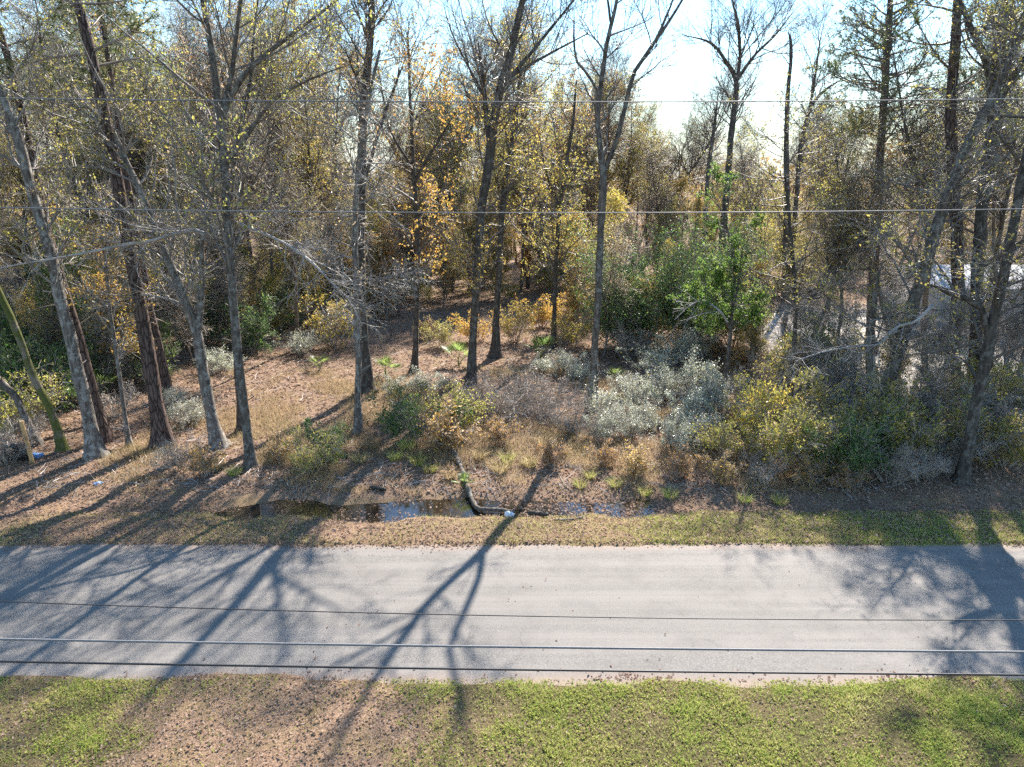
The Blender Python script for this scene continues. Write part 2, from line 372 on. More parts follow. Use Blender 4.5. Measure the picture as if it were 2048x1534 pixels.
def build_road():
    xs = np.unique(np.r_[-300, -120, -60, np.arange(-30, 30.1, .5), 60, 120, 300])
    ys = np.linspace(ROAD0 - .45, ROAD1 + .4, 25)
    X, Y = np.meshgrid(xs, ys, indexing='ij')
    Z = .0 + .03*(1 - ((Y - 14.8)/3.2)**2)
    nx, ny = X.shape; a = np.arange(nx - 1)[:, None]*ny + np.arange(ny - 1)[None]
    f = np.stack([a, a + ny, a + ny + 1, a + 1], -1).reshape(-1, 4)
    m, n, l, b = nodes('asphalt')
    p = pos(n)
    t1 = noise(n, l, p, 34, 4, .85); t2 = noise(n, l, p, .7, 5, .6)
    mp = n.new('ShaderNodeMapping'); mp.inputs['Scale'].default_value = (.05, 1.6, 1); l.new(p, mp.inputs['Vector'])
    t3 = noise(n, l, mp.outputs[0], 1.6, 4, .6)
    base = ramp(n, l, t1.outputs['Fac'], [(.30, (.068, .063, .057)), (.5, (.158, .148, .135)), (.70, (.295, .278, .255))]).outputs[0]
    c = mixc(n, l, ramp(n, l, t3.outputs['Fac'], [(.42, (0, 0, 0)), (.6, (.6,)*3)]).outputs[0], base, (.225, .205, .188))
    c = mixc(n, l, ramp(n, l, t2.outputs['Fac'], [(.48, (0, 0, 0)), (.7, (.6,)*3)]).outputs[0], c, (.12, .111, .103))
    vc = n.new('ShaderNodeTexVoronoi'); vc.feature = 'DISTANCE_TO_EDGE'; vc.inputs['Scale'].default_value = .55
    wv = n.new('ShaderNodeVectorMath'); wv.operation = 'MULTIPLY_ADD'; tw = noise(n, l, p, 2.2, 3, .7); l.new(tw.outputs['Color'], wv.inputs[0]); wv.inputs[1].default_value = (.5, .5, .5); l.new(p, wv.inputs[2]); l.new(wv.outputs[0], vc.inputs['Vector'])
    ck = ramp(n, l, vc.outputs['Distance'], [(.0, (.4,)*3), (.011, (0, 0, 0))]); gate = ramp(n, l, t2.outputs['Fac'], [(.5, (0, 0, 0)), (.6, (1, 1, 1))])
    c = mixc(n, l, mixc(n, l, gate.outputs[0], (0, 0, 0), ck.outputs[0]), c, (.04, .038, .036))      # hairline cracks
    t5 = noise(n, l, p, 3.1, 4, .7); c = mixc(n, l, ramp(n, l, t5.outputs['Fac'], [(.45, (0, 0, 0)), (.7, (.4,)*3)]).outputs[0], c, (.205, .186, .168))
    sx = n.new('ShaderNodeSeparateXYZ'); l.new(p, sx.inputs[0])
    ed = n.new('ShaderNodeMath'); ed.operation = 'SUBTRACT'; l.new(sx.outputs['Y'], ed.inputs[0]); ed.inputs[1].default_value = 14.83
    ab = n.new('ShaderNodeMath'); ab.operation = 'ABSOLUTE'; l.new(ed.outputs[0], ab.inputs[0])
    sm = n.new('ShaderNodeMath'); sm.operation = 'ADD'; l.new(ab.outputs[0], sm.inputs[0])
    tm = n.new('ShaderNodeMath'); tm.operation = 'MULTIPLY'; l.new(t2.outputs['Fac'], tm.inputs[0]); tm.inputs[1].default_value = .6; l.new(tm.outputs[0], sm.inputs[1])
    mr = n.new('ShaderNodeMapRange'); mr.inputs['From Min'].default_value = 2.75; mr.inputs['From Max'].default_value = 3.15; mr.inputs['To Max'].default_value = .75
    l.new(sm.outputs[0], mr.inputs['Value'])
    c = mixc(n, l, mr.outputs[0], c, (.29, .21, .16))       # sandy dust washed over the edges
    l.new(c, b.inputs['Base Color']); b.inputs['Roughness'].default_value = .8; b.inputs['Specular IOR Level'].default_value = .3
    bump(n, l, b, t1.outputs['Fac'], .6, .012)
    kind(obj('road', mesh_np('road', np.stack([X, Y, Z], -1), f, m, True)), 'structure')
build_road()

def build_water():
    m, n, l, b = nodes('ditch_water')
    b.inputs['Base Color'].default_value = (.018, .013, .008, 1); b.inputs['Roughness'].default_value = .03; b.inputs['IOR'].default_value = 1.5
    b.inputs['Specular IOR Level'].default_value = 1.
    t = noise(n, l, pos(n), 5, 3); bump(n, l, b, t.outputs['Fac'], .12, .02)
    xs = np.linspace(-12.5, 4.6, 60); ys = np.linspace(19.0, 21.5, 12)
    X, Y = np.meshgrid(xs, ys, indexing='ij'); Z = X*0 - .16
    nx, ny = X.shape; a = np.arange(nx - 1)[:, None]*ny + np.arange(ny - 1)[None]
    f = np.stack([a, a + ny, a + ny + 1, a + 1], -1).reshape(-1, 4)
    kind(obj('ditch_water', mesh_np('ditch_water', np.stack([X, Y, Z], -1), f, m, True)), 'structure')
build_water()

# ------------------------------------------------------------------ the foreground trees
def px_stem(path, Y, n=None, wob=0.):
    """path: [(px, py, width_px), ...] from the base up, standing at distance Y."""
    P = np.array([at(a, b, Y) for a, b, w in path]); R = np.array([w*.5*depth(q)/F_PX for (a, b, w), q in zip(path, P)])
    return P, R
def extend(P, R, H, rng, lean=.5, rend=.02):
    """carry a stem that leaves the frame on up to height H."""
    d = norm(P[-1] - P[-2]); P, R = list(P), list(R); z0 = P[-1][2]; r0 = R[-1]
    if H <= z0 + .5: return np.array(P), np.array(R)
    k = max(3, int((H - z0)/1.8))
    for j in range(1, k + 1):
        d = norm(d*(1 - .12*lean) + np.array([0, 0, .12*lean]) + rng.normal(size=3)*.06)
        P.append(P[-1] + d*((H - z0)/k)); R.append(max(rend, r0*(1 - j/k)**.9))
    return np.array(P), np.array(R)

def flare(P, R):
    # root flare at the base; sink the foot into the soil
    P = np.vstack([P[0] + np.array([0, 0, -.35]), P]); R = np.r_[R[0]*2.0, R]; R[1] *= 1.4
    return P, R

def pine_needles(rng, tips, dirs, n, L=.24, w=.022):
    k = 16
    c = np.repeat(tips[:n], k, 0); d = np.repeat(dirs[:n], k, 0)
    v = norm(d*.55 + rng.normal(size=c.shape)*.8); s = norm(np.cross(v, rng.normal(size=v.shape)))
    ln = L*rng.uniform(.6, 1.15, (len(c), 1))
    a = c + s*w*.5; b2 = c - s*w*.5; t = c + v*ln
    return np.stack([a, b2, t], 1).reshape(-1, 3), np.arange(3*len(c)).reshape(-1, 3)

ROOTS = []
def build_tree(name, label, cat, seed, Y, stems, bark='grey', twig='twig', H=20, crown=5., b1=22, L1=(2., 4.5), b2=190, L2=(.8, 2.2), b3=1100, L3=(.3, .95),
               leaf=None, nleaf=0, lsize=.095, pine=False, ang=(28, 62), up=.09, group=None, tz=None, lz=None, droop=0, leaf2=None, nleaf2=0):
    if not pine: b2 = int(b2*1.5); b3 = int(b3*1.85); b1 = int(b1*1.3); L1 = (L1[0]*1.1, L1[1]*1.35); nleaf = int(nleaf*1.5); nleaf2 = int(nleaf2*1.5)
    else: b1 = int(b1*1.3); b2 = int(b2*1.6); nleaf = int(nleaf*1.8)
    rng = np.random.default_rng(seed)
    S0 = []
    for k, (path, ext) in enumerate(stems):
        path = [(a, b, w*.62) for a, b, w in path]
        if not ext: path = path[:-1] + [(path[-1][0], path[-1][1], path[-1][2]*.3)]
        P, R = px_stem(path, Y)
        if k == 0:
            P[0][2] = float(hz(P[0][0], P[0][1])); P, R = flare(P, R)
        if ext: P, R = extend(P, R, ext, rng)
        n = max(8, int(np.linalg.norm(np.diff(P, axis=0), axis=1).sum()/.55))
        P, R = resample(P, R, n)
        P = P + np.cumsum(rng.normal(size=P.shape)*.012, 0)*np.array([1, 1, 0])
        S0.append((P, R))
    base = S0[0][0][0] + np.array([0, 0, .35]); base = base.copy()
    root = empty(name, base, label, cat, group); ROOTS.append(root)
    tr = []
    for P, R in S0:
        v, f = tubes(P, R*(1 + 0*R), 10)
        # uneven cross-section so the outline is not a lathe
        q = np.repeat(P, 10, 0); dv = v - q
        a = fbm(v[:, 2]*1.3 + np.tile(np.arange(10), len(P))*3.7, v[:, 0]*.5, 1., seed, 3)
        ka = np.tile(np.arange(10), len(P)); hh = np.maximum(v[:, 2] - base[2], 0)
        lobe = 1 + .55*np.cos(ka*math.pi*.6 + seed)**2*np.exp(-hh/.35)      # root lobes
        v = q + dv*((.78 + .44*a)*lobe)[:, None]; tr.append((v, f))
    v, f = join(tr); obj('trunk', mesh_np('trunk', v - base, f, BARK[bark], True), root)
    # common length for the stems so they can be batched
    PP = np.stack([resample(P, R, 26)[0] for P, R in S0]); PR = np.stack([resample(P, R, 26)[1] for P, R in S0])
    if pine:
        A, AR = grow(rng, PP, PR, b1, .55, .985, L1, (55, 95), 7, .09, .05, .35, .012, .06, zmin=crown)
        D, DR = grow(rng, PP, PR, 14, .18, .6, (.5, 1.6), (60, 100), 5, .12, -.02, .25, .008, .03)
        B, BR = grow(rng, A, AR, b2, .3, 1., L2, (25, 60), 5, .12, .06, .6, .007)
        v, f = join([tubes(A, AR, 5), tubes(D, DR, 4), tubes(B, BR, 3)])
        obj('branches', mesh_np('branches', v - base, f, BARK['twigb'], True), root)
        tips = np.concatenate([B[:, -1], B[:, -2], B[:, -3], A[:, -1]]); dirs = norm(np.concatenate([B[:, -1] - B[:, -2], B[:, -2] - B[:, -3], B[:, -3] - B[:, -4], A[:, -1] - A[:, -2]]))
        o = rng.permutation(len(tips)); tips, dirs = tips[o], dirs[o]
        v, f = pine_needles(rng, tips, dirs, nleaf)
        tn = np.repeat(rng.random(len(f)//16), 16)*.6 + rng.random(len(f))*.4
        obj('needles', mesh_np('needles', v - base, f, LEAF['needle'], False, tn), root)
        return root
    A, AR = grow(rng, PP, PR, b1, .2, .99, L1, ang, 8, .13, up, .42, .011, .05, zmin=crown)
    B, BR = grow(rng, np.concatenate([A]), AR, b2, .15, 1., L2, (25, 65), 5, .15, up, .6, .008)
    C, CR = grow(rng, B, BR, b3, .1, 1., L3, (25, 70), 3, .16, up*.8, .7, .0055)
    K, KR = grow(rng, PP[:1], PR[:1], 16, .04, .6, (.15, .75), (40, 95), 4, .15, .02, .3, .012, .035)      # dead stubs on the bole
    KR[:, -1] = KR[:, 0]*.6
    v, f = join([tubes(A, AR, 5), tubes(B, BR, 3), tubes(K, KR, 5)]); obj('branches', mesh_np('branches', v - base, f, BRANCH[bark], True), root)
    v, f = tubes(C, CR, 3); obj('twigs', mesh_np('twigs', v - base, f, BARK[twig]), root)
    for lf, nl, nm in ((leaf, nleaf, 'foliage'), (leaf2, nleaf2, 'foliage')):
        if lf and nl:
            pz = along(rng, C, nl*3, .3, 1., .035)
            if lz is not None: pz = pz[(pz[:, 2] > lz[0]) & (pz[:, 2] < lz[1])]
            cl = fbm(pz[:, 0] + pz[:, 2]*.7, pz[:, 1] + pz[:, 2]*.3, 1.6, seed + 3)      # leaves hang in clumps
            pz = pz[cl + rng.normal(size=len(pz))*.12 > .48][:nl]
            if len(pz) < 10: continue
            v, f = leaves(rng, pz, lsize)
            obj(nm, mesh_np(nm, v - base, f, LEAF[lf], False, rng.random(len(f))), root)
    return root

def Yof(px, py): return gp(px, py)[1]

# left stand
build_tree('tree', 'green mossy trunk leaning left behind the timber post', 'tree', 1, Yof(125, 905),
  [([(128, 905, 24), (105, 830, 23), (62, 735, 22), (22, 630, 21), (-10, 560, 20), (-60, 420, 18)], 15)], 'moss', crown=6, leaf='olive', nleaf=1200)
build_tree('tree', 'dark grey trunk curving up just behind the timber post', 'tree', 2, Yof(85, 895),
  [([(78, 905, 24), (62, 860, 24), (35, 800, 22), (5, 765, 20), (-60, 690, 18), (-100, 560, 16)], 11)], 'grey', crown=4, leaf='olive', nleaf=800, b3=700)
build_tree('tree', 'thick pale grey trunk with bark blotches beside the mossy leaning trunk', 'tree', 3, Yof(190, 918),
  [([(192, 918, 46), (175, 840, 40), (152, 740, 38), (128, 630, 36), (98, 500, 34), (70, 400, 32), (42, 290, 29), (12, 205, 26), (-25, 110, 22)], 20)], 'pale', crown=6, leaf='olive', nleaf=1800)
build_tree('pine_tree', 'dark pine trunk close behind the thick blotched grey trunk', 'tree', 4, Yof(208, 885),
  [([(208, 885, 32), (190, 800, 30), (160, 690, 30), (128, 580, 28), (92, 460, 26), (70, 360, 25), (30, 180, 22), (-10, 30, 20)], 22)], 'pine', pine=True, crown=10, nleaf=800, b1=36, b2=200, L1=(1.5, 3.4), L2=(.5, 1.3))
build_tree('tree', 'slim pole-like grey sapling left of the big pine', 'tree', 5, Yof(258, 897),
  [([(258, 897, 14), (250, 830, 13), (240, 760, 12), (230, 680, 12), (222, 610, 10), (218, 540, 9)], 10)], 'pale', crown=3.2, b1=14, b2=90, b3=420, L1=(.8, 2.2), L2=(.4, 1.2), leaf='yellow', nleaf=900, lsize=.1)
build_tree('pine_tree', 'big straight purple-brown pine, thickest trunk of the left stand', 'tree', 6, Yof(325, 897),
  [([(326, 897, 48), (312, 800, 44), (290, 660, 42), (263, 520, 40), (240, 390, 38), (210, 220, 35), (180, 90, 31), (152, -20, 28)], 24)], 'pine', pine=True, crown=11, nleaf=900, b1=40, b2=220, L1=(1.5, 3.6), L2=(.5, 1.4))
build_tree('pine_tree', 'slimmer pine standing right behind the big purple-brown pine', 'tree', 7, Yof(338, 800),
  [([(338, 800, 26), (322, 700, 24), (300, 600, 23), (285, 500, 22), (262, 380, 21), (240, 240, 19), (218, 100, 17)], 22)], 'pine', pine=True, crown=11, nleaf=800, b1=34, b2=190, L1=(1.4, 3.), L2=(.5, 1.3))
build_tree('tree', 'crooked pale grey tree bending left above a fork, right of the big pine', 'tree', 8, Yof(440, 895),
  [([(440, 895, 38), (425, 830, 34), (408, 755, 33), (396, 670, 32), (372, 600, 28), (340, 525, 26), (312, 450, 25), (286, 385, 24), (250, 320, 21), (232, 270, 18), (180, 215, 13), (120, 150, 9)], 0),
   ([(396, 668, 26), (400, 610, 22), (404, 560, 18), (403, 505, 14), (412, 430, 10)], 9)], 'pale', crown=4, leaf='olive', nleaf=1500, b1=26)
build_tree('tree', 'tall grey tree at the ditch bank with fan of rising limbs', 'tree', 9, Yof(500, 938),
  [([(503, 938, 30), (493, 850, 28), (484, 770, 28), (473, 650, 27), (463, 500, 27), (453, 340, 26), (442, 215, 25), (430, 110, 21), (408, -10, 16)], 19),
   ([(444, 235, 20), (470, 180, 18), (500, 140, 16), (560, 90, 13), (620, 45, 10), (690, -10, 7)], 15),
   ([(442, 225, 18), (462, 160, 16), (470, 90, 14), (480, 0, 12)], 17),
   ([(452, 330, 14), (500, 270, 12), (545, 205, 10), (620, 160, 8), (700, 130, 5)], 0)], 'grey', crown=6.5, leaf='olive', nleaf=2600, b1=30, b2=260, b3=1700)
build_tree('tree', 'dark trunk partly hidden behind the tall grey ditch-bank tree', 'tree', 10, Yof(486, 862),
  [([(488, 862, 24), (478, 740, 22), (466, 600, 20), (458, 480, 18), (470, 330, 15), (500, 180, 12)], 17)], 'dark', crown=7, leaf='brown', nleaf=900, b3=700)
# middle
build_tree('tree', 'slim whitish trunk standing in front of the dark flared trunk', 'tree', 11, Yof(717, 872),
  [([(717, 872, 24), (716, 800, 20), (717, 700, 20), (715, 600, 19), (712, 500, 18), (714, 400, 17), (722, 300, 15), (738, 200, 12), (760, 100, 9)], 14)], 'pale', 'twig', crown=4.2, b1=20, b2=150, L1=(1.2, 3.2), ang=(50, 95), up=-.02, leaf='brown', nleaf=700)
build_tree('tree', 'dark tall trunk with flared foot behind the slim whitish trunk', 'tree', 12, Yof(732, 788),
  [([(734, 788, 44), (728, 700, 33), (722, 580, 31), (719, 450, 30), (720, 330, 29), (726, 210, 27), (736, 100, 24), (740, -10, 20)], 20),
   ([(719, 400, 12), (745, 300, 11), (770, 220, 9), (800, 140, 7)], 13)], 'dark', crown=8, leaf='brown', nleaf=1500, leaf2='olive', nleaf2=1200, b1=30, b2=240, b3=1600)
build_tree('tree', 'thin dark straight trunk standing alone in the leafy clearing', 'tree', 13, Yof(830, 748),
  [([(829, 748, 20), (831, 680, 16), (832, 580, 15), (832, 470, 15), (826, 380, 14), (820, 280, 12), (816, 180, 10), (812, 80, 7)], 17),
   ([(826, 370, 10), (860, 310, 9), (890, 260, 7), (930, 200, 5)], 0),
   ([(822, 330, 9), (780, 260, 7), (765, 190, 6), (750, 110, 4)], 0)], 'dark', crown=4., b1=34, L1=(1.6, 4.), leaf='orange', nleaf=2400, b3=1100, lsize=.13, lz=(3.5, 16))
build_tree('tree', 'dark centre trunk curving right at the top with a dead left limb', 'tree', 14, Yof(943, 782),
  [([(942, 782, 28), (946, 700, 25), (952, 600, 24), (957, 500, 24), (965, 410, 28), (978, 340, 31), (990, 240, 30), (1003, 170, 28), (1022, 110, 24), (1042, 20, 20), (1055, -40, 17)], 19),
   ([(982, 300, 18), (972, 225, 16), (964, 150, 14), (955, 80, 10)], 0),
   ([(1000, 180, 14), (1060, 110, 11), (1110, 50, 9), (1150, 0, 7)], 14),
   ([(1008, 160, 12), (1075, 120, 9), (1140, 85, 6), (1190, 60, 4)], 0),
   ([(968, 190, 8), (930, 120, 6), (900, 60, 5), (885, 0, 4)], 0)], 'dark', crown=3.8, leaf='yellow', nleaf=2200, b1=40, b2=280, b3=1500, lz=(3, 13))
build_tree('tree', 'shorter dark trunk just behind and right of the dark centre trunk', 'tree', 15, Yof(990, 722),
  [([(989, 722, 28), (991, 640, 22), (996, 540, 20), (999, 450, 19), (1006, 370, 17), (1018, 290, 15), (1030, 200, 12)], 17)], 'dark', crown=6.5, leaf='olive', nleaf=2600, b3=1000, leaf2='yellow', nleaf2=700)
build_tree('tree', 'thin leafy tree between the centre trunk and the forked grey tree', 'tree', 16, Yof(1108, 702),
  [([(1106, 702, 15), (1109, 620, 14), (1112, 530, 14), (1118, 430, 13), (1128, 340, 12), (1142, 250, 9), (1150, 160, 6)], 15),
   ([(1118, 420, 8), (1090, 340, 7), (1075, 260, 5)], 0)], 'dark', crown=4, leaf='olive', nleaf=2000, leaf2='yellow', nleaf2=2000, b3=1000)
build_tree('tree', 'clean grey trunk splitting into a tall V, its shadow crossing the road', 'tree', 17, Yof(1185, 828),
  [([(1184, 828, 28), (1189, 740, 24), (1195, 620, 22), (1200, 500, 22), (1204, 420, 23), (1206, 350, 25), (1198, 280, 18), (1194, 220, 17), (1203, 160, 16), (1212, 90, 14), (1228, 20, 11), (1240, -40, 9)], 16.5),
   ([(1208, 340, 17), (1232, 285, 15), (1250, 215, 14), (1266, 150, 13), (1298, 100, 12), (1335, 50, 9), (1372, -10, 7)], 14.5),
   ([(1302, 98, 9), (1325, 55, 8), (1345, 0, 6), (1360, -60, 5)], 15),
   ([(1196, 185, 10), (1176, 150, 9), (1152, 120, 8), (1148, 70, 6), (1150, 20, 4)], 0),
   ([(1222, 50, 8), (1213, -10, 7), (1205, -70, 5)], 0)], 'grey', 'twigb', crown=10.5, b1=16, b2=90, b3=420, L1=(1., 2.6), leaf='brown', nleaf=380, lsize=.08)
# right stand
build_tree('tree', 'slender grey-barked evergreen with bright green leaves above dark hollow', 'tree', 18, Yof(1450, 785),
  [([(1450, 785, 14), (1456, 710, 13), (1462, 640, 12), (1468, 560, 10), (1462, 490, 8), (1440, 420, 6), (1420, 395, 4)], 0),
   ([(1464, 620, 8), (1480, 540, 7), (1490, 460, 5)], 0), ([(1460, 660, 7), (1430, 600, 5), (1405, 570, 4)], 0)], 'grey', crown=3.2, b1=34, b2=220, b3=900, L1=(.7, 2.), L2=(.4, 1.1), L3=(.2, .6), ang=(40, 90), leaf='green', nleaf=8000, lsize=.095, leaf2='dark', nleaf2=3000)
build_tree('tree', 'thin dark trunk at the left edge of the grey twig thicket', 'tree', 19, Yof(1582, 775),
  [([(1580, 775, 16), (1588, 690, 15), (1590, 600, 13), (1584, 520, 12), (1578, 430, 10), (1570, 330, 8), (1572, 220, 6)], 13)], 'dark', crown=3.5, ang=(40, 90), b1=30, b2=200, b3=1000, leaf='olive', nleaf=2300)
build_tree('tree', 'leaning rough trunk crossing up to the right in the right stand', 'tree', 20, Yof(1745, 862),
  [([(1742, 865, 44), (1765, 790, 42), (1795, 700, 40), (1828, 600, 38), (1862, 490, 36), (1893, 390, 34), (1925, 300, 30), (1960, 235, 26), (1990, 180, 22), (2040, 60, 16)], 17),
   ([(1745, 850, 26), (1737, 760, 22), (1735, 680, 20), (1745, 600, 17)], 7)], 'grey', crown=3., b1=30, b2=230, b3=1300, ang=(35, 85), leaf='olive', nleaf=2600, up=.03)
build_tree('pine_tree', 'straight pine with drooping needle boughs right of the bright sky gap', 'tree', 21, 40.,
  [([(1739, 708, 30), (1742, 660, 29), (1746, 560, 28), (1752, 430, 27), (1760, 300, 25), (1768, 190, 23), (1776, 90, 20), (1784, -20, 17)], 21)], 'pine', pine=True, crown=9.5, nleaf=1300, b1=60, b2=420, L1=(2., 4.6), L2=(.6, 1.7))
build_tree('pine_tree', 'thick straight pine behind the leaning rough trunk', 'tree', 22, Yof(1905, 792),
  [([(1898, 792, 46), (1906, 700, 40), (1914, 600, 38), (1912, 480, 36), (1905, 360, 34), (1900, 220, 32), (1908, 90, 30), (1916, -20, 26)], 23)], 'pine', pine=True, crown=11.5, nleaf=700, b1=34, b2=190, L1=(1.6, 3.6), L2=(.5, 1.4))
build_tree('tree', 'dark vertical trunk nearest the road at the right edge', 'tree', 23, Yof(1925, 968),
  [([(1922, 968, 30), (1938, 890, 32), (1955, 800, 34), (1978, 700, 33), (2000, 590, 31), (2022, 480, 30), (2046, 350, 28), (2075, 200, 24)], 18),
   ([(1962, 765, 18), (1985, 720, 17), (1975, 660, 17), (1960, 612, 20), (1900, 585, 22), (1862, 570, 16)], 0)], 'dark', crown=3.2, b1=28, b2=220, b3=1300, ang=(35, 90), up=.02, leaf='olive', nleaf=1500)
build_tree('tree', 'massive forked trunk with upright limbs at the upper right', 'tree', 24, Yof(1945, 818),
  [([(1944, 822, 40), (1950, 700, 38), (1952, 560, 36), (1962, 430, 36), (1978, 300, 38), (1990, 210, 42), (1975, 130, 26), (1950, 80, 20), (1925, 20, 15)], 18),
   ([(1988, 220, 28), (2000, 140, 24), (2008, 60, 20), (2015, -20, 16)], 19),
   ([(1990, 215, 24), (2035, 140, 20), (2075, 80, 16)], 18)], 'dark', crown=6, b1=36, b2=280, b3=1800, leaf='olive', nleaf=2800, leaf2='yellow', nleaf2=300)

# bare tree, snag and forked tree against the bright sky gap
build_tree('tree', 'bare spreading tree silhouetted in the bright sky gap', 'tree', 25, 62,
  [([(1440, 560, 22), (1448, 440, 21), (1458, 330, 19), (1464, 250, 18), (1472, 165, 16), (1450, 120, 11), (1420, 85, 8), (1370, 70, 5)], 0),
   ([(1472, 170, 13), (1480, 110, 10), (1475, 40, 8), (1460, -20, 5)], 0), ([(1474, 160, 12), (1510, 110, 9), (1550, 70, 7), (1590, 20, 4)], 0)],
  'dark', 'twigb', crown=13, b1=44, b2=420, b3=2400, L1=(2.5, 6), L2=(1.2, 3), L3=(.6, 1.6), ang=(25, 60))
build_tree('snag', 'broken bare snag with a snapped top in the sky gap', 'dead tree', 26, 58,
  [([(1575, 560, 18), (1573, 400, 16), (1572, 250, 14), (1574, 190, 13), (1580, 120, 11), (1578, 75, 9), (1574, 62, 5)], 0)], 'dark', 'twigb', crown=12, b1=6, b2=14, b3=30, L1=(.5, 2.2), L2=(.3, .8))
build_tree('tree', 'bare tree leaning right of the broken snag', 'tree', 27, 60,
  [([(1585, 560, 15), (1592, 420, 14), (1602, 290, 13), (1622, 215, 11), (1650, 180, 9), (1690, 155, 6)], 0), ([(1618, 225, 9), (1630, 160, 8), (1640, 90, 5), (1648, 50, 3)], 0)],
  'dark', 'twigb', crown=10, b1=30, b2=260, b3=1400, L1=(2, 4.5), L2=(1, 2.4), L3=(.5, 1.3))
build_tree('tree', 'pale leaning pole trunk left of the bare spreading tree', 'tree', 28, 66,
  [([(1402, 560, 14), (1412, 420, 14), (1420, 330, 13), (1430, 250, 11), (1438, 185, 8)], 0)], 'grey', 'twigb', crown=11, b1=10, b2=60, b3=260)

# big pale dead limb hanging across the left stand
def dead_limb(name, label, path, Y, seed, nb=26, nt=160):
    rng = np.random.default_rng(seed)
    path = [(a, b, w*.62) for a, b, w in path]
    P, R = px_stem(path, Y); P = P + rng.normal(size=P.shape)*np.array([.03, .15, .05])
    P, R = resample(P, R, 30); base = P[0].copy()
    root = empty(name, base, label, 'branch')
    v, f = tubes(np.vstack([P[0] - (P[1]-P[0])*.02, P]), np.r_[.004, R], 8); obj('limb', mesh_np('limb', v - base, f, BARK['dead'], True), root)
    A, AR = grow(rng, P[None], R[None], nb, .1, 1, (.7, 2.8), (20, 80), 7, .2, -.05, .5, .006, .018)
    B, BR = grow(rng, A, AR, nt, .1, 1, (.3, 1.3), (20, 75), 5, .24, -.04, .7, .0045)
    v, f = join([tubes(A, AR, 4), tubes(B, BR, 3)]); obj('twigs', mesh_np('twigs', v - base, f, BARK['dead'], True), root)
dead_limb('dead_limb', 'bleached broken limb hanging across the left pine trunks', [(416, 468, 15), (385, 462, 14), (350, 470, 13), (300, 478, 11), (240, 492, 10), (170, 503, 8), (90, 518, 7), (20, 530, 5), (-40, 540, 4)], 23.5, 5)
dead_limb('dead_limb', 'spray of pale drooping twigs left of the slim whitish trunk', [(470, 440, 11), (520, 470, 10), (570, 492, 9), (620, 520, 8), (660, 560, 7), (695, 610, 5), (722, 650, 4)], 24.5, 6, 40, 300)
dead_limb('dead_limb', 'long pale arching twigs reaching left across the right stand', [(1868, 610, 11), (1830, 640, 9), (1800, 655, 8), (1760, 690, 7), (1710, 690, 5), (1640, 700, 4), (1590, 715, 3)], 24.5, 7, 30, 220)
dead_limb('dead_limb', 'pale bare twigs in front of the dark evergreen hollow', [(1455, 640, 7), (1435, 618, 6), (1410, 605, 5), (1380, 612, 4), (1350, 640, 3)], 31, 8, 12, 60)

# ------------------------------------------------------------------ copied kinds: saplings, background trees, shrubs
def proto_sapling(seed, H, r, cb, b1, b2, b3, L1, L2, L3, leaf, nleaf, lsize, ang=(30, 70), up=.08, bark='grey', twig='twig', leaf2=None, n2=0, stems=1, clump=.45):
    rng = np.random.default_rng(seed); S0 = []
    for k in range(stems):
        d = np.array([rng.normal()*.12, rng.normal()*.12, 1.]); p = np.array([rng.normal()*.15*(stems > 1), rng.normal()*.15*(stems > 1), -.25]); pts = [p.copy()]
        for j in range(8):
            d = norm(d + rng.normal(size=3)*.1 + np.array([0, 0, .12])); p = p + d*(H + .25)/8*rng.uniform(.95, 1.05); pts.append(p.copy())
        S0.append(resample(np.array(pts), r*(1 - np.linspace(0, .93, 9)), 24))
    PP = np.stack([a for a, b in S0]); PR = np.stack([b for a, b in S0])
    tv, tf = tubes(PP, PR, 7)
    A, AR = grow(rng, PP, PR, b1, .1, .99, L1, ang, 7, .13, up, .5, .01, .07, zmin=cb)
    B, BR = grow(rng, A, AR, b2, .15, 1, L2, (25, 65), 4, .15, up, .6, .008)
    C, CR = grow(rng, B, BR, b3, .1, 1, L3, (25, 70), 3, .16, up*.7, .7, .006)
    bv, bf = join([tubes(A, AR, 4), tubes(B, BR, 3)]); cv, cf = tubes(C, CR, 3)
    wood = [(tv, tf, BRANCH[bark], None), (bv, bf, BRANCH[bark], None)]; crown = [(cv, cf, BARK[twig], None)]
    for lf, nl in ((leaf, nleaf), (leaf2, n2)):
        if lf and nl:
            pz = along(rng, C, nl*3, .2, 1, .07)
            cl = fbm(pz[:, 0] + pz[:, 2]*.7, pz[:, 1] + pz[:, 2]*.3, 1.3, seed + 3)
            pz = pz[cl + rng.normal(size=len(pz))*.12 > clump][:nl]
            v, f = leaves(rng, pz, lsize); crown.append((v, f, LEAF[lf], rng.random(len(f))))
    return [('trunk', merged('trunk', wood)), ('crown', merged('crown', crown))]

def place(parts, name, loc, rot, sc, label, cat, group, sz=1.):
    o = empty(name, loc, label, cat, group)
    for nm, me in parts: obj(nm, me, o)
    o.rotation_euler = (0, 0, rot); q = .9 + .2*abs(math.sin(rot*7.3)); o.scale = (sc*q, sc/q, sc*sz)
    return o

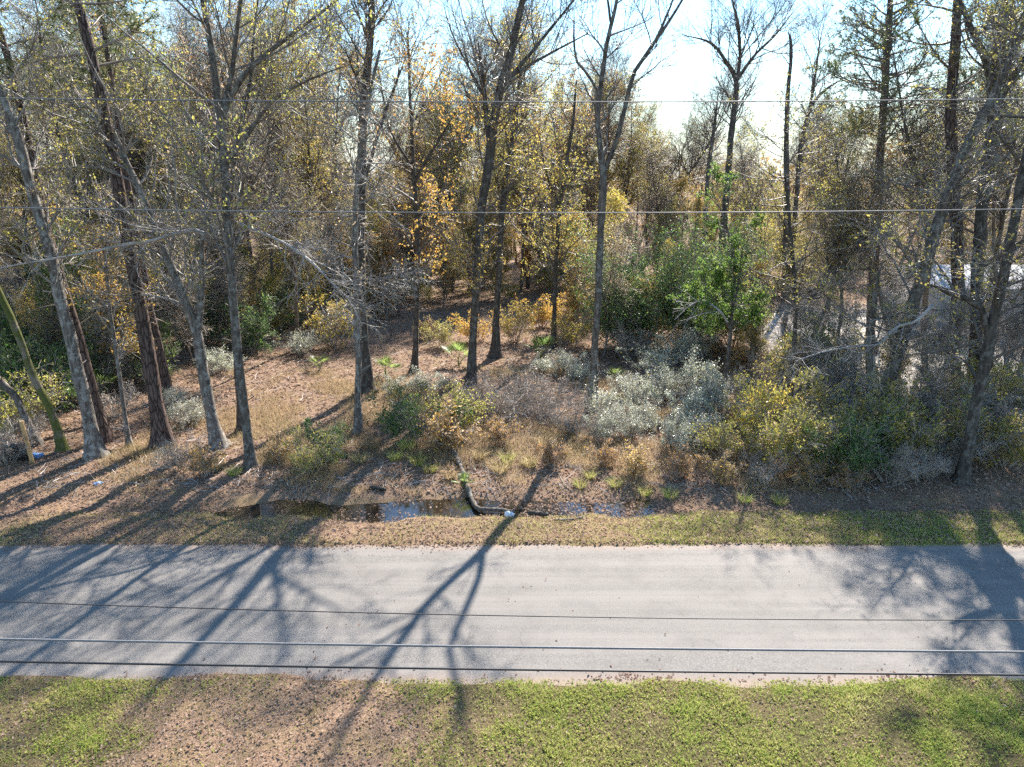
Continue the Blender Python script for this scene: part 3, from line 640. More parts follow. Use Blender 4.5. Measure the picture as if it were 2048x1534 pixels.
SAP = {
 'yellow': [proto_sapling(s, 9, .075, 1.2, 44, 340, 1500, (1., 2.6), (.5, 1.4), (.25, .7), 'yellow', 2900, .115, leaf2='olive', n2=1500) for s in (101, 102)],
 'orange': [proto_sapling(s, 8, .07, 1., 42, 320, 1400, (1., 2.8), (.5, 1.4), (.25, .7), 'orange', 2600, .115, leaf2='brown', n2=1300) for s in (111, 112)],
 'olive': [proto_sapling(s, 9.5, .08, 1., 46, 360, 1500, (1., 2.9), (.5, 1.5), (.25, .7), 'olive', 2900, .11, leaf2='yellow', n2=900) for s in (121, 122)],
 'brown': [proto_sapling(s, 9, .075, 1., 44, 360, 1800, (1., 2.8), (.5, 1.4), (.3, .8), 'brown', 2600, .11) for s in (131,)],
 'bare': [proto_sapling(s, 8, .06, .8, 44, 420, 3000, (1., 2.9), (.6, 1.6), (.3, .9), 'brown', 300, .09, up=.05) for s in (141, 142)],
 'green': [proto_sapling(s, 7, .08, .6, 40, 300, 1000, (.9, 2.4), (.5, 1.2), (.25, .6), 'dark', 5200, .11, leaf2='green', n2=1500, ang=(45, 90), clump=.4) for s in (151, 152)],
}
TALL = {
 'bare': [proto_sapling(s, 20, .2, 8, 46, 520, 4200, (2.2, 5.5), (1., 2.8), (.5, 1.4), 'olive', 1500, .10, bark='dark', twig='twigb', leaf2='yellow', n2=500) for s in (201, 202)],
 'leafy': [proto_sapling(s, 18, .18, 6, 46, 520, 3400, (2., 5.), (1., 2.6), (.4, 1.2), 'olive', 6000, .12, bark='dark', twig='twigb', leaf2='yellow', n2=1800) for s in (211, 212)],
 'rust': [proto_sapling(s, 16, .16, 5, 46, 500, 3200, (1.8, 4.6), (1., 2.4), (.4, 1.2), 'brown', 3000, .12, bark='dark', twig='twigb', leaf2='orange', n2=3200) for s in (221,)],
}

LAND = [(60, 'beyond the mossy leaning trunk'), (190, 'beyond the thick blotched grey trunk'), (310, 'beyond the big pine'), (400, 'beyond the crooked pale tree'),
        (490, 'beyond the tall ditch-bank tree'), (620, 'left of the whitish trunk'), (730, 'beyond the whitish trunk'), (830, 'beyond the lone thin trunk'),
        (950, 'beyond the dark centre trunk'), (1040, 'right of the dark centre trunk'), (1120, 'beyond the thin leafy tree'), (1200, 'beyond the V-forked tree'), (1330, 'beyond the dark evergreen dome'),
        (1450, 'beyond the bright green evergreen'), (1580, 'under the broken snag'), (1740, 'beyond the boughed pine'), (1850, 'beyond the leaning rough trunk'), (1980, 'beyond the massive forked trunk')]
def where(x, y):
    px, _ = to_px(np.array([x, y, 2.])); return min(LAND, key=lambda t: abs(t[0] - px))[1]
def rowof(y): return 'thicket front' if y < 47 else 'mid thicket' if y < 66 else 'thicket back'

def in_clearing(x, y):
    if y > 55: return False
    c = -4.5 + (y - 26)*.09; w = 9.5 - (y - 26)*.16
    return abs(x - c) < w and y > 20
LOOK = {'yellow': 'yellow-leaved sapling', 'orange': 'orange-leaved sapling', 'olive': 'olive-green sapling', 'brown': 'brown-leaved sapling', 'bare': 'bare grey sapling', 'green': 'dark evergreen sapling'}

rng = np.random.default_rng(77)
def scatter(n, ylo, yhi, xr, mind, seed, reject=None):
    r = np.random.default_rng(seed); pts = []
    tries = 0
    while len(pts) < n and tries < n*60:
        tries += 1
        y = math.sqrt(r.uniform(ylo**2, yhi**2)); x = r.uniform(xr[0], xr[1])*y
        if reject and reject(x, y): continue
        if all((x-a)**2 + (y-b)**2 > mind**2 for a, b in pts): pts.append((x, y))
    return pts

def yard(x, y): return gravel_mask(x, y) > .3
for (x, y) in scatter(150, 33, 82, (-.83, .83), 1.7, 501, lambda x, y: in_clearing(x, y) or yard(x, y)) + scatter(26, 54, 78, (-.22, .14), 2.2, 511):
    u = x/y
    if u < -.25: w = dict(olive=.34, yellow=.26, orange=.06, brown=.08, bare=.18, green=.08)
    elif u < .18: w = dict(orange=.38, yellow=.36, olive=.14, brown=.12)
    elif u < .38: w = dict(olive=.35, yellow=.3, green=.15, bare=.2)
    else: w = dict(olive=.4, bare=.42, brown=.1, yellow=.08)
    k = rng.choice(list(w), p=np.array(list(w.values()))/sum(w.values()))
    pr = SAP[k][rng.integers(len(SAP[k]))]
    lane = 3 < x - .38*(y - 32) < 12 and y < 56
    place(pr, 'sapling', (x, y, float(hz(x, y))), rng.uniform(0, 6.28), rng.uniform(.4, .6) if lane else rng.uniform(.75, 1.15), f'{LOOK[k]} in the {rowof(y)} {where(x, y)}', 'sapling', 'saplings of the thicket', rng.uniform(.9, 1.1))
TLOOK = {'bare': 'tall bare background tree', 'leafy': 'tall olive-leaved background tree', 'rust': 'tall rust-leaved background tree'}
for k, (x, y) in enumerate(scatter(34, 44, 88, (-.72, .19), 2.4, 521, lambda x, y: y < 52 or (-20 < x < 9 and y < 62))):
    t = ['bare', 'bare', 'bare', 'rust'][k % 4]; pr = TALL[t][k % len(TALL[t])]
    place(pr, 'tree', (x, y, float(hz(x, y))), rng.uniform(0, 6.28), rng.uniform(.95, 1.4), f'slender {dict(rust="rust-leaved", bare="bare", leafy="olive-leaved")[t]} tree behind the clearing, {where(x, y)}', 'tree', 'slender trees around the clearing')
for k, (a, b, sc) in enumerate([(1600, 730, .62), (1665, 745, .7), (1800, 740, .72), (2030, 800, .72), (2080, 740, .8), (1990, 690, .8), (2150, 800, .8), (1640, 680, .7), (1850, 722, .92), (1935, 738, .9), (2015, 722, .95), (1785, 700, .9), (2090, 690, 1.)]):
    x, y = gp(a, b)[:2]; t = ['bare', 'leafy', 'bare'][k % 3]; pr = TALL[t][k % len(TALL[t])]
    place(pr, 'tree', (x, y, float(hz(x, y))), rng.uniform(0, 6.28), sc, f'slender {dict(rust="rust-leaved", bare="bare", leafy="olive-leaved")[t]} tree of the right stand, {where(x, y)}', 'tree', 'slender trees of the right stand')
for k, (a, b, sc) in enumerate([(30, 760, .75), (120, 720, .8), (250, 740, .75), (360, 690, .8), (430, 670, .8), (560, 660, .8), (600, 700, .7), (-60, 800, .75)]):
    x, y = gp(a, b)[:2]; t = ['bare', 'leafy', 'bare'][k % 3]; pr = TALL[t][k % len(TALL[t])]
    place(pr, 'tree', (x, y, float(hz(x, y))), rng.uniform(0, 6.28), sc, f'slender {dict(bare="bare", leafy="olive-leaved")[t]} tree among the left trunks, {where(x, y)}', 'tree', 'slender trees among the left trunks')
for k, (a, Y, sc) in enumerate([(1265, 78, .9), (1300, 92, .85), (1345, 84, .8), (1390, 96, .85), (1420, 80, .72), (1505, 90, .8), (1540, 78, .72), (1600, 94, .85), (1640, 82, .85), (1675, 74, .85), (1325, 70, .7), (1560, 100, .9)]):
    x = at(a, 400, Y)[0]; place(TALL['bare'][k % 2], 'tree', (x, Y, float(hz(x, Y))), k*1.7, sc, f'far bare tree in the sky gap, {where(x, Y)}', 'tree', 'far bare trees in the sky gap')
for k, (a, b) in enumerate([(1790, 745), (1875, 750), (2000, 760)]):
    x, y = gp(a, b)[:2]; place(SAP['bare'][k % 2], 'sapling', (x, y, float(hz(x, y))), k*1.3, .72, f'bare sapling screening the pale house, {where(x, y)}', 'sapling', 'bare saplings before the house')
def open_sky(x, y):       # the bright gap in the canopy
    return .22 < x/y < .50
for (x, y) in scatter(60, 40, 105, (-.85, .85), 3., 502, lambda x, y: in_clearing(x, y) or yard(x, y) or open_sky(x, y) or (-15 < x < 9 and y < 60)):
    k = rng.choice(['bare', 'leafy', 'rust'], p=([.8, .1, .1] if y < 62 else [.45, .3, .25]) if x/y > -.3 else ([.7, .25, .05] if y < 62 else [.35, .5, .15]))
    pr = TALL[k][rng.integers(len(TALL[k]))]
    place(pr, 'tree', (x, y, float(hz(x, y))), rng.uniform(0, 6.28), rng.uniform(.8, 1.15), f'{TLOOK[k]}, {rowof(y)} {where(x, y)}', 'tree', 'tall trees behind the thicket')

# extra grey twig thicket at the right and the left edge, close to the road
for k, (x, y) in enumerate([gp(*q)[:2] for q in ((1620, 800), (1670, 770), (1800, 800), (1850, 840), (1990, 830), (2030, 880), (1560, 730), (1690, 850), (1965, 740), (2060, 760), (1640, 700), (1880, 890), (1510, 700))]):
    place(SAP['bare'][k % 2], 'sapling', (x, y, float(hz(x, y))), rng.uniform(0, 6.28), rng.uniform(.42, .68), f'bare grey sapling of the right twig tangle, {where(x, y)}', 'sapling', 'bare saplings of the right tangle')
for k, (x, y) in enumerate([gp(*q)[:2] for q in ((30, 800), (110, 760), (230, 780), (60, 720), (180, 700), (290, 720), (380, 700), (440, 690), (520, 650), (20, 700), (90, 680), (250, 690), (330, 680), (150, 740), (560, 640), (480, 660), (640, 625))]):
    place(SAP[['green', 'olive', 'bare', 'yellow', 'olive'][k % 5]][k % 2], 'sapling', (x, y, float(hz(x, y))), rng.uniform(0, 6.28), rng.uniform(.6, .95) if k % 5 in (1, 4) else rng.uniform(.45, .7),
          f'{["dark evergreen", "olive-green", "bare grey", "yellow-leaved", "olive-green"][k % 5]} young tree among the left trunks, {where(x, y)}', 'sapling', 'young trees among the left trunks')

# far wood: one mass to the horizon
def far_wood():
    r = np.random.default_rng(9); tv, lv = [], []
    P = []
    for (x, y) in scatter(580, 80, 260, (-.95, .95), 2.6, 503):
        h = r.uniform(9, 15) if r.random() < .8 else r.uniform(15, 19)
        if .2 < x/y < .5: h = min(h, 12)
        P.append((x, y, h))
    P = np.array(P); n = len(P)
    st = np.stack([np.stack([P[:, 0], P[:, 1], P[:, 2]*k/4 - .3], 1) for k in range(5)], 1); st[:, 1:] += r.normal(size=(n, 4, 3))*.15
    R = .16*np.linspace(1, .15, 5)[None]*np.ones((n, 1))
    A, AR = grow(r, st, R, n*10, .08, 1, (1.8, 4.4), (30, 65), 4, .14, .08, .5, .02)
    B, BR = grow(r, A, AR, n*20, .15, 1, (.9, 2.4), (25, 65), 2, .1, .06, .6, .015)
    v, f = join([tubes(st, R, 5), tubes(A, AR, 3), tubes(B, BR, 3)])
    kind(obj('far_wood', mesh_np('far_wood', v, f, BARK['twigb'])), 'stuff', 'distant bare wood closing the horizon behind the thicket', 'wood')
    nl = n*170; pz = along(r, B, nl, .1, .99, .7); v, f = leaves(r, pz, .68)
    tone = np.clip(fbm(pz[:, 0], pz[:, 1], 18, 91)*1.3 - .15 + r.normal(size=nl)*.12, 0, 1)
    kind(obj('far_foliage', mesh_np('far_foliage', v, f, m_leaf('leaf_far', [(.16, .16, .035), (.40, .30, .055), (.46, .26, .055), (.28, .20, .10), (.14, .15, .035)]), False, tone)), 'stuff', 'distant autumn foliage of the wood on the horizon', 'wood')
far_wood()

# shrubs
def proto_shrub(seed, H, W, ns, b2, b3, leaf, nleaf, lsize, twig='twig', leaf2=None, n2=0, clump=.42, width=.5, lift=.35):
    r = np.random.default_rng(seed)
    st = np.zeros((ns, 7, 3)); a = r.uniform(0, 6.28, ns); sp = r.uniform(.1, 1., ns)
    d = norm(np.stack([np.cos(a)*sp*W/H, np.sin(a)*sp*W/H, np.ones(ns)], 1)); L = H*r.uniform(.35, 1.25, ns)/np.maximum(d[:, 2], .4)*.95
    c = np.stack([np.cos(a)*sp*W*.15, np.sin(a)*sp*W*.15, -.12 + 0*a], 1); st[:, 0] = c
    for k in range(1, 7):
        d = norm(d + r.normal(size=(ns, 3))*.12); c = c + d*(L/6)[:, None]; st[:, k] = c
    R = np.linspace(.018, .006, 7)[None]*np.ones((ns, 1))
    B, BR = grow(r, st, R, b2, lift, 1, (.25*H, .5*H), (25, 70), 5, .16, .05, .7, .005)
    C, CR = grow(r, B, BR, b3, .1, 1, (.12*H, .3*H), (25, 75), 3, .2, .03, .8, .004)
    for q in (B, C): q[..., 2] = np.maximum(q[..., 2], .03)
    v, f = join([tubes(st, R, 4), tubes(B, BR, 3), tubes(C, CR, 3)])
    crown = []; parts = [('stems', mesh_np('stems', v, f, BARK[twig]))]
    for lf, nl in ((leaf, nleaf), (leaf2, n2)):
        if lf and nl:
            pz = along(r, C, nl*3, .1, 1, .03*H); cl = fbm(pz[:, 0] + pz[:, 2], pz[:, 1] + pz[:, 2]*.5, .35*H, seed + 7)
            pz = pz[cl + r.normal(size=len(pz))*.14 > clump][:nl]
            v, f = leaves(r, pz, lsize, width); crown.append((v, f, LEAF[lf], r.random(len(f))))
    if crown: parts.append(('foliage', merged('foliage', crown)))
    return parts
SH = {
 'silver': [proto_shrub(s, 1.4, 1.0, 20, 150, 700, 'silver', 3500, .058, width=.4, leaf2='olive', n2=450, clump=.54) for s in (301, 302, 303)],
 'yellow': [proto_shrub(s, 1.8, 1.2, 16, 130, 560, 'yellow', 900, .09, leaf2='olive', n2=1300) for s in (311, 312)],
 'orange': [proto_shrub(s, 1.8, 1.3, 14, 120, 520, 'orange', 1700, .10, leaf2='yellow', n2=600) for s in (321,)],
 'olive': [proto_shrub(s, 1.7, 1.4, 14, 130, 560, 'olive', 1900, .085, leaf2='brown', n2=500) for s in (331, 332)],
 'dark': [proto_shrub(s, 1.7, 1.5, 16, 150, 620, 'dark', 3800, .085, leaf2='green', n2=500, clump=.36) for s in (341, 342)],
 'bare': [proto_shrub(s, 1.4, 1.3, 18, 220, 1000, 'brown', 250, .07) for s in (351, 352)],
 'russet': [proto_shrub(s, 1.2, 1.0, 14, 120, 500, 'brown', 1300, .085, leaf2='orange', n2=500) for s in (361,)],
 'grass': [],
}
SLOOK = {'silver': 'pale silvery small-leaved bush', 'yellow': 'yellow-leaved bush', 'orange': 'orange-leaved bush', 'olive': 'olive leafy bush', 'dark': 'dark evergreen bush', 'bare': 'bare twiggy bush', 'russet': 'low russet bush'}
def shrub(k, px, py, sc, label, group=None, sz=1.):
    p = gp(px, py); pr = SH[k][rng.integers(len(SH[k]))]
    return place(pr, 'bush', (p[0], p[1], float(hz(p[0], p[1]))), rng.uniform(0, 6.28), sc, label, 'bush', group, sz)

sil = [(1215, 850, 1.0), (1245, 800, .9), (1290, 860, 1.0), (1330, 800, 1.3), (1380, 860, 1.2), (1405, 790, 1.4), (1360, 740, 1.3), (1300, 760, 1.1), (1260, 880, .8), (1420, 895, 1.0), (1345, 905, .9), (1205, 890, .8), (1395, 725, 1.2), (1275, 830, 1.), (1430, 840, 1.1)]
for k, (a, b, s) in enumerate(sil):
    shrub('silver', a, b, s*rng.uniform(.8, 1.25), f'pale silvery bush of the big thicket right of the V-forked tree, {["front", "middle", "back"][0 if b > 855 else 1 if b > 785 else 2]} {["left", "centre", "right"][0 if a < 1270 else 1 if a < 1370 else 2]}', 'silvery bushes right of the V-forked tree')
shrub('silver', 1125, 752, 1.05, 'pale silvery bush left of the V-forked tree', None, .8); shrub('silver', 1160, 765, .9, 'low silvery bush touching the V-forked trunk from the left', None, .8); shrub('silver', 1085, 752, .75, 'small silvery bush beside the right palmetto', None, .8)
shrub('silver', 845, 795, .95, 'pale bush below the lone thin trunk', None, .8); shrub('silver', 790, 800, .8, 'pale straggly bush right of the whitish trunk', None, .8); shrub('silver', 890, 785, .7, 'pale low bush left of the dark centre trunk foot', None, .7)
shrub('silver', 600, 712, 1.2, 'pale green bush in the sun left of the clearing', None, .8); shrub('silver', 432, 752, 1.1, 'pale bush between the crooked and tall grey trunks', None, .8)
shrub('silver', 385, 850, 1.15, 'pale bush between the big pine and the crooked pale tree', None, .75); shrub('silver', 360, 815, .8, 'smaller pale bush close behind the big pine foot', None, .7)
shrub('yellow', 1258, 700, 2., 'large yellow bush with orange top beyond the V-forked tree'); shrub('orange', 1272, 690, 2.0, 'orange-topped bush rising behind the large yellow bush')
shrub('yellow', 1500, 905, 1.0, 'yellow-topped bush right of the silvery thicket', None, 1.3); shrub('yellow', 1145, 700, 1., 'yellow-green bush beside the thin leafy tree'); shrub('yellow', 1030, 690, 1.2, 'yellow bush right of the shorter dark trunk'); shrub('orange', 1080, 660, 1.2, 'orange bush left of the thin leafy tree')
shrub('russet', 1140, 640, 1.7, 'red-brown bush behind the thin leafy tree'); shrub('russet', 860, 680, 1., 'russet bush right of the lone thin trunk'); shrub('olive', 880, 700, .9, 'olive bush between the lone thin trunk and dark centre trunk'); shrub('orange', 955, 690, 1., 'orange bush behind the dark centre trunk')
for k, (a, b, s, t) in enumerate([(1540, 940, 1.15, 'olive'), (1600, 945, 1.2, 'olive'), (1660, 940, 1.2, 'olive'), (1715, 960, 1.1, 'dark'), (1760, 930, 1.3, 'olive'), (1810, 925, 1.1, 'olive'), (1850, 960, .9, 'bare'), (1565, 890, 1.3, 'olive'), (1640, 890, 1.3, 'bare'), (1710, 895, 1.4, 'olive'), (1890, 900, 1.2, 'bare'), (1960, 900, 1.3, 'bare'), (2010, 940, 1.2, 'olive'), (1460, 930, .9, 'olive'), (1800, 860, 1.3, 'bare'), (1990, 860, 1.3, 'bare'), (1690, 830, 1.2, 'russet'), (1620, 850, 1.4, 'bare'), (1580, 830, 1.4, 'olive'), (1540, 790, 1.3, 'bare'), (1740, 830, 1.3, 'bare'), (1660, 800, 1.4, 'bare'), (1850, 840, 1.3, 'russet'), (1900, 940, 1.1, 'bare'), (1940, 925, 1.2, 'olive'), (2040, 900, 1.4, 'bare'), (1780, 970, .9, 'bare'), (1620, 975, .8, 'russet'), (1520, 965, .8, 'bare'), (1700, 985, .7, 'russet'), (1870, 870, 1.3, 'bare'), (1930, 860, 1.3, 'olive'), (2040, 850, 1.3, 'olive'), (1500, 830, 1.2, 'bare'), (1560, 760, 1.4, 'olive'), (1620, 760, 1.4, 'dark'), (1680, 760, 1.4, 'olive'), (1760, 790, 1.3, 'olive')]):
    shrub(t, a, b, s, f'{SLOOK[t]} of the right roadside thicket, {["front", "second", "third"][0 if b > 920 else 1 if b > 880 else 2]} row, {where(*gp(a, b)[:2])}', 'bushes of the right roadside thicket')
for k, (a, b, s, t) in enumerate([(20, 880, 1.3, 'olive'), (15, 930, 1.0, 'bare'), (40, 820, 1.6, 'dark'), (110, 820, 1.5, 'dark'), (10, 770, 1.8, 'dark'), (160, 800, 1.3, 'dark'), (230, 840, 1.1, 'bare'), (300, 770, 1.3, 'dark'), (75, 870, .7, 'bare'), (215, 735, 1.5, 'green' if False else 'dark'), (410, 700, 1.5, 'dark'), (520, 690, 1.5, 'olive'), (560, 670, 1.5, 'dark'), (640, 640, 1.4, 'olive'), (700, 645, 1.4, 'bare'), (740, 640, 1.6, 'olive')]):
    shrub(t, a, b, s, f'{SLOOK[t]} {"at the foot of" if b > 860 else "among" if b > 760 else "far behind"} the left trunks, {where(*gp(a, b)[:2])}', 'bushes among the left trunks')
# bank shrubs and brush in the middle foreground
for a, b, s, t, lb in [(885, 905, 1.35, 'russet', 'sparse russet bush on the ditch bank above the fallen log'), (910, 880, 1.1, 'olive', 'olive bush on the bank right of the russet bush'), (830, 895, 1., 'dark', 'green bush on the bank left of the russet bush'), (815, 840, .9, 'olive', 'olive bush behind the bank left of centre'),
                       (1000, 860, 1.1, 'bare', 'bare grey brush in front of the brush pile'), (1090, 850, 1.2, 'bare', 'bare grey brush left of the V-forked trunk foot'), (1050, 820, 1.1, 'bare', 'bare brush behind the brush pile'), (960, 840, 1., 'bare', 'bare brush at the dark centre trunk foot'), (1140, 880, .9, 'bare', 'low bare brush beside the V-forked trunk foot'), (1010, 905, .8, 'russet', 'low russet brush on the bank below the brush pile'),
                       (1200, 935, .7, 'russet', 'low russet brush right of the trunk shadow'), (1270, 950, .8, 'russet', 'russet brush on the bank below the silvery thicket'), (1350, 960, .8, 'russet', 'russet brush right along the bank'), (1430, 965, .8, 'russet', 'russet brush at the end of the bank'), (1110, 940, .7, 'russet', 'russet brush left of the trunk shadow'), (660, 925, .7, 'dark', 'small dark green bush on the bank right of the tall tree'), (620, 950, .75, 'olive', 'olive bush at the water edge left'),
                       (360, 945, .8, 'bare', 'bare brush on the bank below the big pine'), (420, 955, .8, 'russet', 'russet brush on the bank below the crooked tree'), (560, 930, .7, 'russet', 'russet brush on the bank right of the tall grey tree')]:
    shrub(t, a, b, s, lb)
# fill shrubs under the thicket
for (x, y) in scatter(70, 36, 72, (-.8, .5), 2.2, 507, lambda x, y: yard(x, y) or (in_clearing(x, y) and np.random.default_rng(int(abs(x*100 + y))).random() < .82)):
    u = x/y; t = rng.choice(['olive', 'russet', 'bare', 'orange', 'yellow', 'dark'], p=[.25, .2, .15, .12, .13, .15])
    place(SH[t][rng.integers(len(SH[t]))], 'bush', (x, y, float(hz(x, y))), rng.uniform(0, 6.28), rng.uniform(.9, 1.7), f'{SLOOK[t]} under the {rowof(y)} {where(x, y)}', 'bush', 'undergrowth of the thicket')
# the big evergreen dome
for (a, b, H, W, lb) in [(1288, 712, 6.0, 3.0, 'large rounded dark evergreen dome behind the silvery thicket'), (1240, 700, 4.6, 2.0, 'lower dark evergreen left of the dome behind the V-forked trunk'), (1375, 705, 6.4, 2.6, 'dark evergreen beside the dome with a black hollow under it'), (1430, 690, 5.6, 2.2, 'dark evergreen behind the bright green evergreen')]:
    p = gp(a, b); pr = proto_shrub(int(a), H, W*1.2, 16, 240, 1500, 'dark', 13000, .12, leaf2='green', n2=3500, clump=.22, lift=.2)
    o = place(pr, 'evergreen_bush', (p[0], p[1], float(hz(p[0], p[1]))), 0, 1, lb, "bush", None)

# ------------------------------------------------------------------ palmettos
def frond():
    r = np.random.default_rng(5); vs, fs = [], []
    P = np.array([[0, 0, 0], [.1, 0, .3], [.26, 0, .52]]); v, f = tubes(P, np.array([.012, .009, .007]), 4); parts = [(v, f)]
    for k in range(13):
        a = math.radians(-80 + 160*k/12); d = norm(np.array([.75*math.cos(a) + .1, math.sin(a), .55*math.cos(a) + .25])); s = norm(np.cross(d, [0, 0, 1]))*.022
        b0 = P[-1]; L = .62 - .12*abs(k - 6)/6
        vv = np.array([b0, b0 + d*L*.5 + s, b0 + d*L - np.array([0, 0, .07]), b0 + d*L*.5 - s]); parts.append((vv, np.array([[0, 1, 2, 3]])))
    v, f = join(parts); return mesh_np('frond', v, f, LEAF['palm'], False, np.random.default_rng(2).random(len(f)))
FR = frond()
for a, b, s, lb in [(1082, 728, 1.5, 'palmetto in the sun right of the shorter dark trunk'), (918, 738, 1.35, 'palmetto just left of the dark centre trunk'), (772, 758, 1.1, 'palmetto right of the dark flared foot'), (640, 745, .9, 'small palmetto in the sunny leaf litter left of the flared foot'), (1230, 770, .8, 'small palmetto right of the V-forked trunk'), (930, 975, .55, 'tiny bright palm-like sprout above the fallen log'), (205, 800, 1.3, 'bright green palmetto behind the slim pole-like sapling')]:
    p = gp(a, b); o = empty('palmetto', (p[0], p[1], float(hz(p[0], p[1]))), lb, 'palmetto', None); o.scale = (s,)*3
    for k in range(9):
        q = obj('frond', FR, o); q.rotation_euler = (rng.normal()*.15, rng.uniform(-.5, .35), k*.7 + rng.normal()*.2)

# ------------------------------------------------------------------ logs, brush pile, litter, post
def log(name, label, path, seed, bark='grey', z=.06, cat='log'):
    r = np.random.default_rng(seed); P = []
    for a, b, w in path:
        q = gp(a, b); P.append([q[0], q[1], max(float(hz(q[0], q[1])), -.16) + z])
    R = np.array([w*.5*depth(np.array(q))/F_PX for (a, b, w), q in zip(path, P)]); P = np.array(P)
    P, R = resample(P, R, 40); P += r.normal(size=(40, 3))*np.array([.006, .006, .005])
    d0, d1 = norm(P[0] - P[1])*.01, norm(P[-1] - P[-2])*.01
    P = np.vstack([P[0] + d0, P, P[-1] + d1]); R = np.r_[.004, R*(1 + .16*r.normal(size=40)), .004]
    K, KR = grow(r, P[None, 1:-1], R[None, 1:-1], 9, .05, .95, (.12, .5), (40, 90), 4, .15, .05, .35, .008, .02)
    v, f = join([tubes(P, R, 9), tubes(K, KR, 5)]); b0 = P[1].copy()
    o = obj(name, mesh_np(name, v - b0, f, BARK[bark], True), None, b0); tag(o, label, cat); return o
log('fallen_log', 'bent grey log lying from the bank down into the ditch water', [(905, 915, 9), (922, 945, 9), (934, 975, 10), (945, 998, 10), (957, 1014, 9), (990, 1016, 8), (1030, 1020, 7)], 3, 'grey', .11)
log('fallen_log', 'dark broken end of the ditch log beyond the trunk shadow', [(1058, 1022, 9), (1080, 1026, 9), (1096, 1031, 8)], 4, 'dark', .1)
log('fallen_log', 'short dark log at the water edge left of centre', [(741, 978, 7), (758, 981, 8), (772, 983, 7)], 5, 'dark', .08)
log('fallen_branch', 'thin stick lying on the verge right of the white litter', [(1108, 1044, 3), (1140, 1040, 4), (1170, 1033, 3)], 6, 'grey', .05, 'branch')
log('fallen_branch', 'pale fallen limb propped behind the lone thin trunk', [(797, 592, 9), (812, 578, 9), (828, 565, 9)], 7, 'dead', .3, 'branch')
log('fallen_branch', 'dark stick in the litter left of the V-forked trunk foot', [(1118, 796, 5), (1135, 793, 5)], 8, 'dark', .06, 'branch')
log('fallen_branch', 'pale stick lying on the ground below the palmettos', [(790, 822, 5), (776, 808, 4), (770, 798, 3)], 9, 'dead', .1, 'branch')

def brush_pile():
    r = np.random.default_rng(12); c = gp(1045, 850); c[2] = float(hz(c[0], c[1]))
    root = empty('brush_pile', c, 'low grey brush pile of dead branches left of the V-forked trunk', 'brush pile')
    N = 340; base = np.stack([r.normal(size=N)*1.5, r.normal(size=N)*1.0, r.uniform(.03, .3, N)], 1)
    a = r.uniform(0, 6.28, N); d = np.stack([np.cos(a), np.sin(a)*.8, r.uniform(-.05, .45, N)], 1); P = np.zeros((N, 5, 3)); P[:, 0] = base
    for k in range(1, 5):
        d = norm(d + r.normal(size=d.shape)*.22 - np.array([0, 0, .1])); P[:, k] = P[:, k-1] + d*r.uniform(.15, .4, (N, 1))
    P[..., 2] = np.clip(P[..., 2], .02, .75)
    R = np.linspace(1, .4, 5)[None]*r.uniform(.005, .012, (N, 1)); v, f = tubes(P, R, 3); obj('twigs', mesh_np('twigs', v, f, BARK['twig']), root)
    for k in range(14):
        q = np.array([[0, 0, 0], [.6, .05*r.normal(), .08], [1.2, .15*r.normal(), .1], [1.8, .25*r.normal(), .05]])*r.uniform(.6, 1.1)
        pv, pr = resample(q, np.array([.03, .026, .02, .01]), 9); vv, ff = tubes(pv, pr, 6)
        o = obj('branch', mesh_np('branch', vv, ff, BARK['dead' if k % 3 else 'grey'], True), root); o.location = (r.normal()*1.1, r.normal()*.7, r.uniform(.12, .4)); o.rotation_euler = (0, r.uniform(-.2, .1), r.uniform(0, 6.28))
brush_pile()

def box(name, sx, sy, sz, mat, parent=None, loc=(0, 0, 0), bev=.01, rot=(0, 0, 0)):
    x, y, z = sx/2, sy/2, sz/2; b = min(bev, x*.4, y*.4, z*.4); vs = []
    import bmesh
    bm = bmesh.new(); bmesh.ops.create_cube(bm, size=1)
    for v in bm.verts: v.co.x *= sx; v.co.y *= sy; v.co.z *= sz
    bmesh.ops.bevel(bm, geom=bm.edges[:], offset=b, segments=2, affect='EDGES', profile=.6)
    me = bpy.data.meshes.new(name); bm.to_mesh(me); bm.free(); me.materials.append(mat)
    o = obj(name, me, parent, loc); o.rotation_euler = rot; return o

WOOD = m_plain('sawn_timber', (.50, .32, .14), .7, 0, .25, 9)
p = gp(66, 930)
post = empty('timber_post', (p[0], p[1], float(hz(p[0], p[1]))), 'new square tan timber post leaning at the left edge', 'post')
box('post_shaft', .12, .12, 1.75, WOOD, post, (0, 0, .75), .008); box('post_cap', .122, .122, .012, m_plain('cut_end', (.6, .43, .24), .8), post, (0, 0, 1.63), .004)
post.rotation_euler = (0, math.radians(-2.5), math.radians(25))
# black fabric barrier left of the post
def barrier():
    q0 = np.array([p[0] - .12, p[1] + .15]); r = np.random.default_rng(3)
    t = np.linspace(0, 1, 30); X = q0[0] - t*3.2; Y = q0[1] + .5*t + .06*np.sin(t*19); vs, fs = [], []
    Z0 = hz(X, Y) - .05; top = .62 + .05*np.sin(t*9) - .12*t
    front = [np.stack([X, Y + .03*np.sin(k*2 + t*11), Z0 + (top + .05)*k/5], 1) for k in range(6)]
    back = [a + np.array([0, .012, 0]) for a in front]
    V = np.concatenate(front + back); F = []
    for k in range(5):
        for i in range(29):
            a = k*30 + i; F.append((a, a+1, a+31, a+30)); b = 180 + a; F.append((b, b+30, b+31, b+1))
    for i in range(29): a = 150 + i; F.append((a, a+1, a+181, a+180))
    o = obj('silt_fence', mesh_np('silt_fence', V, np.array(F), m_plain('black_fabric', (.018, .019, .02), .55, 0, .3, 12), True)); tag(o, 'low sagging black fabric barrier left of the timber post', 'fence')
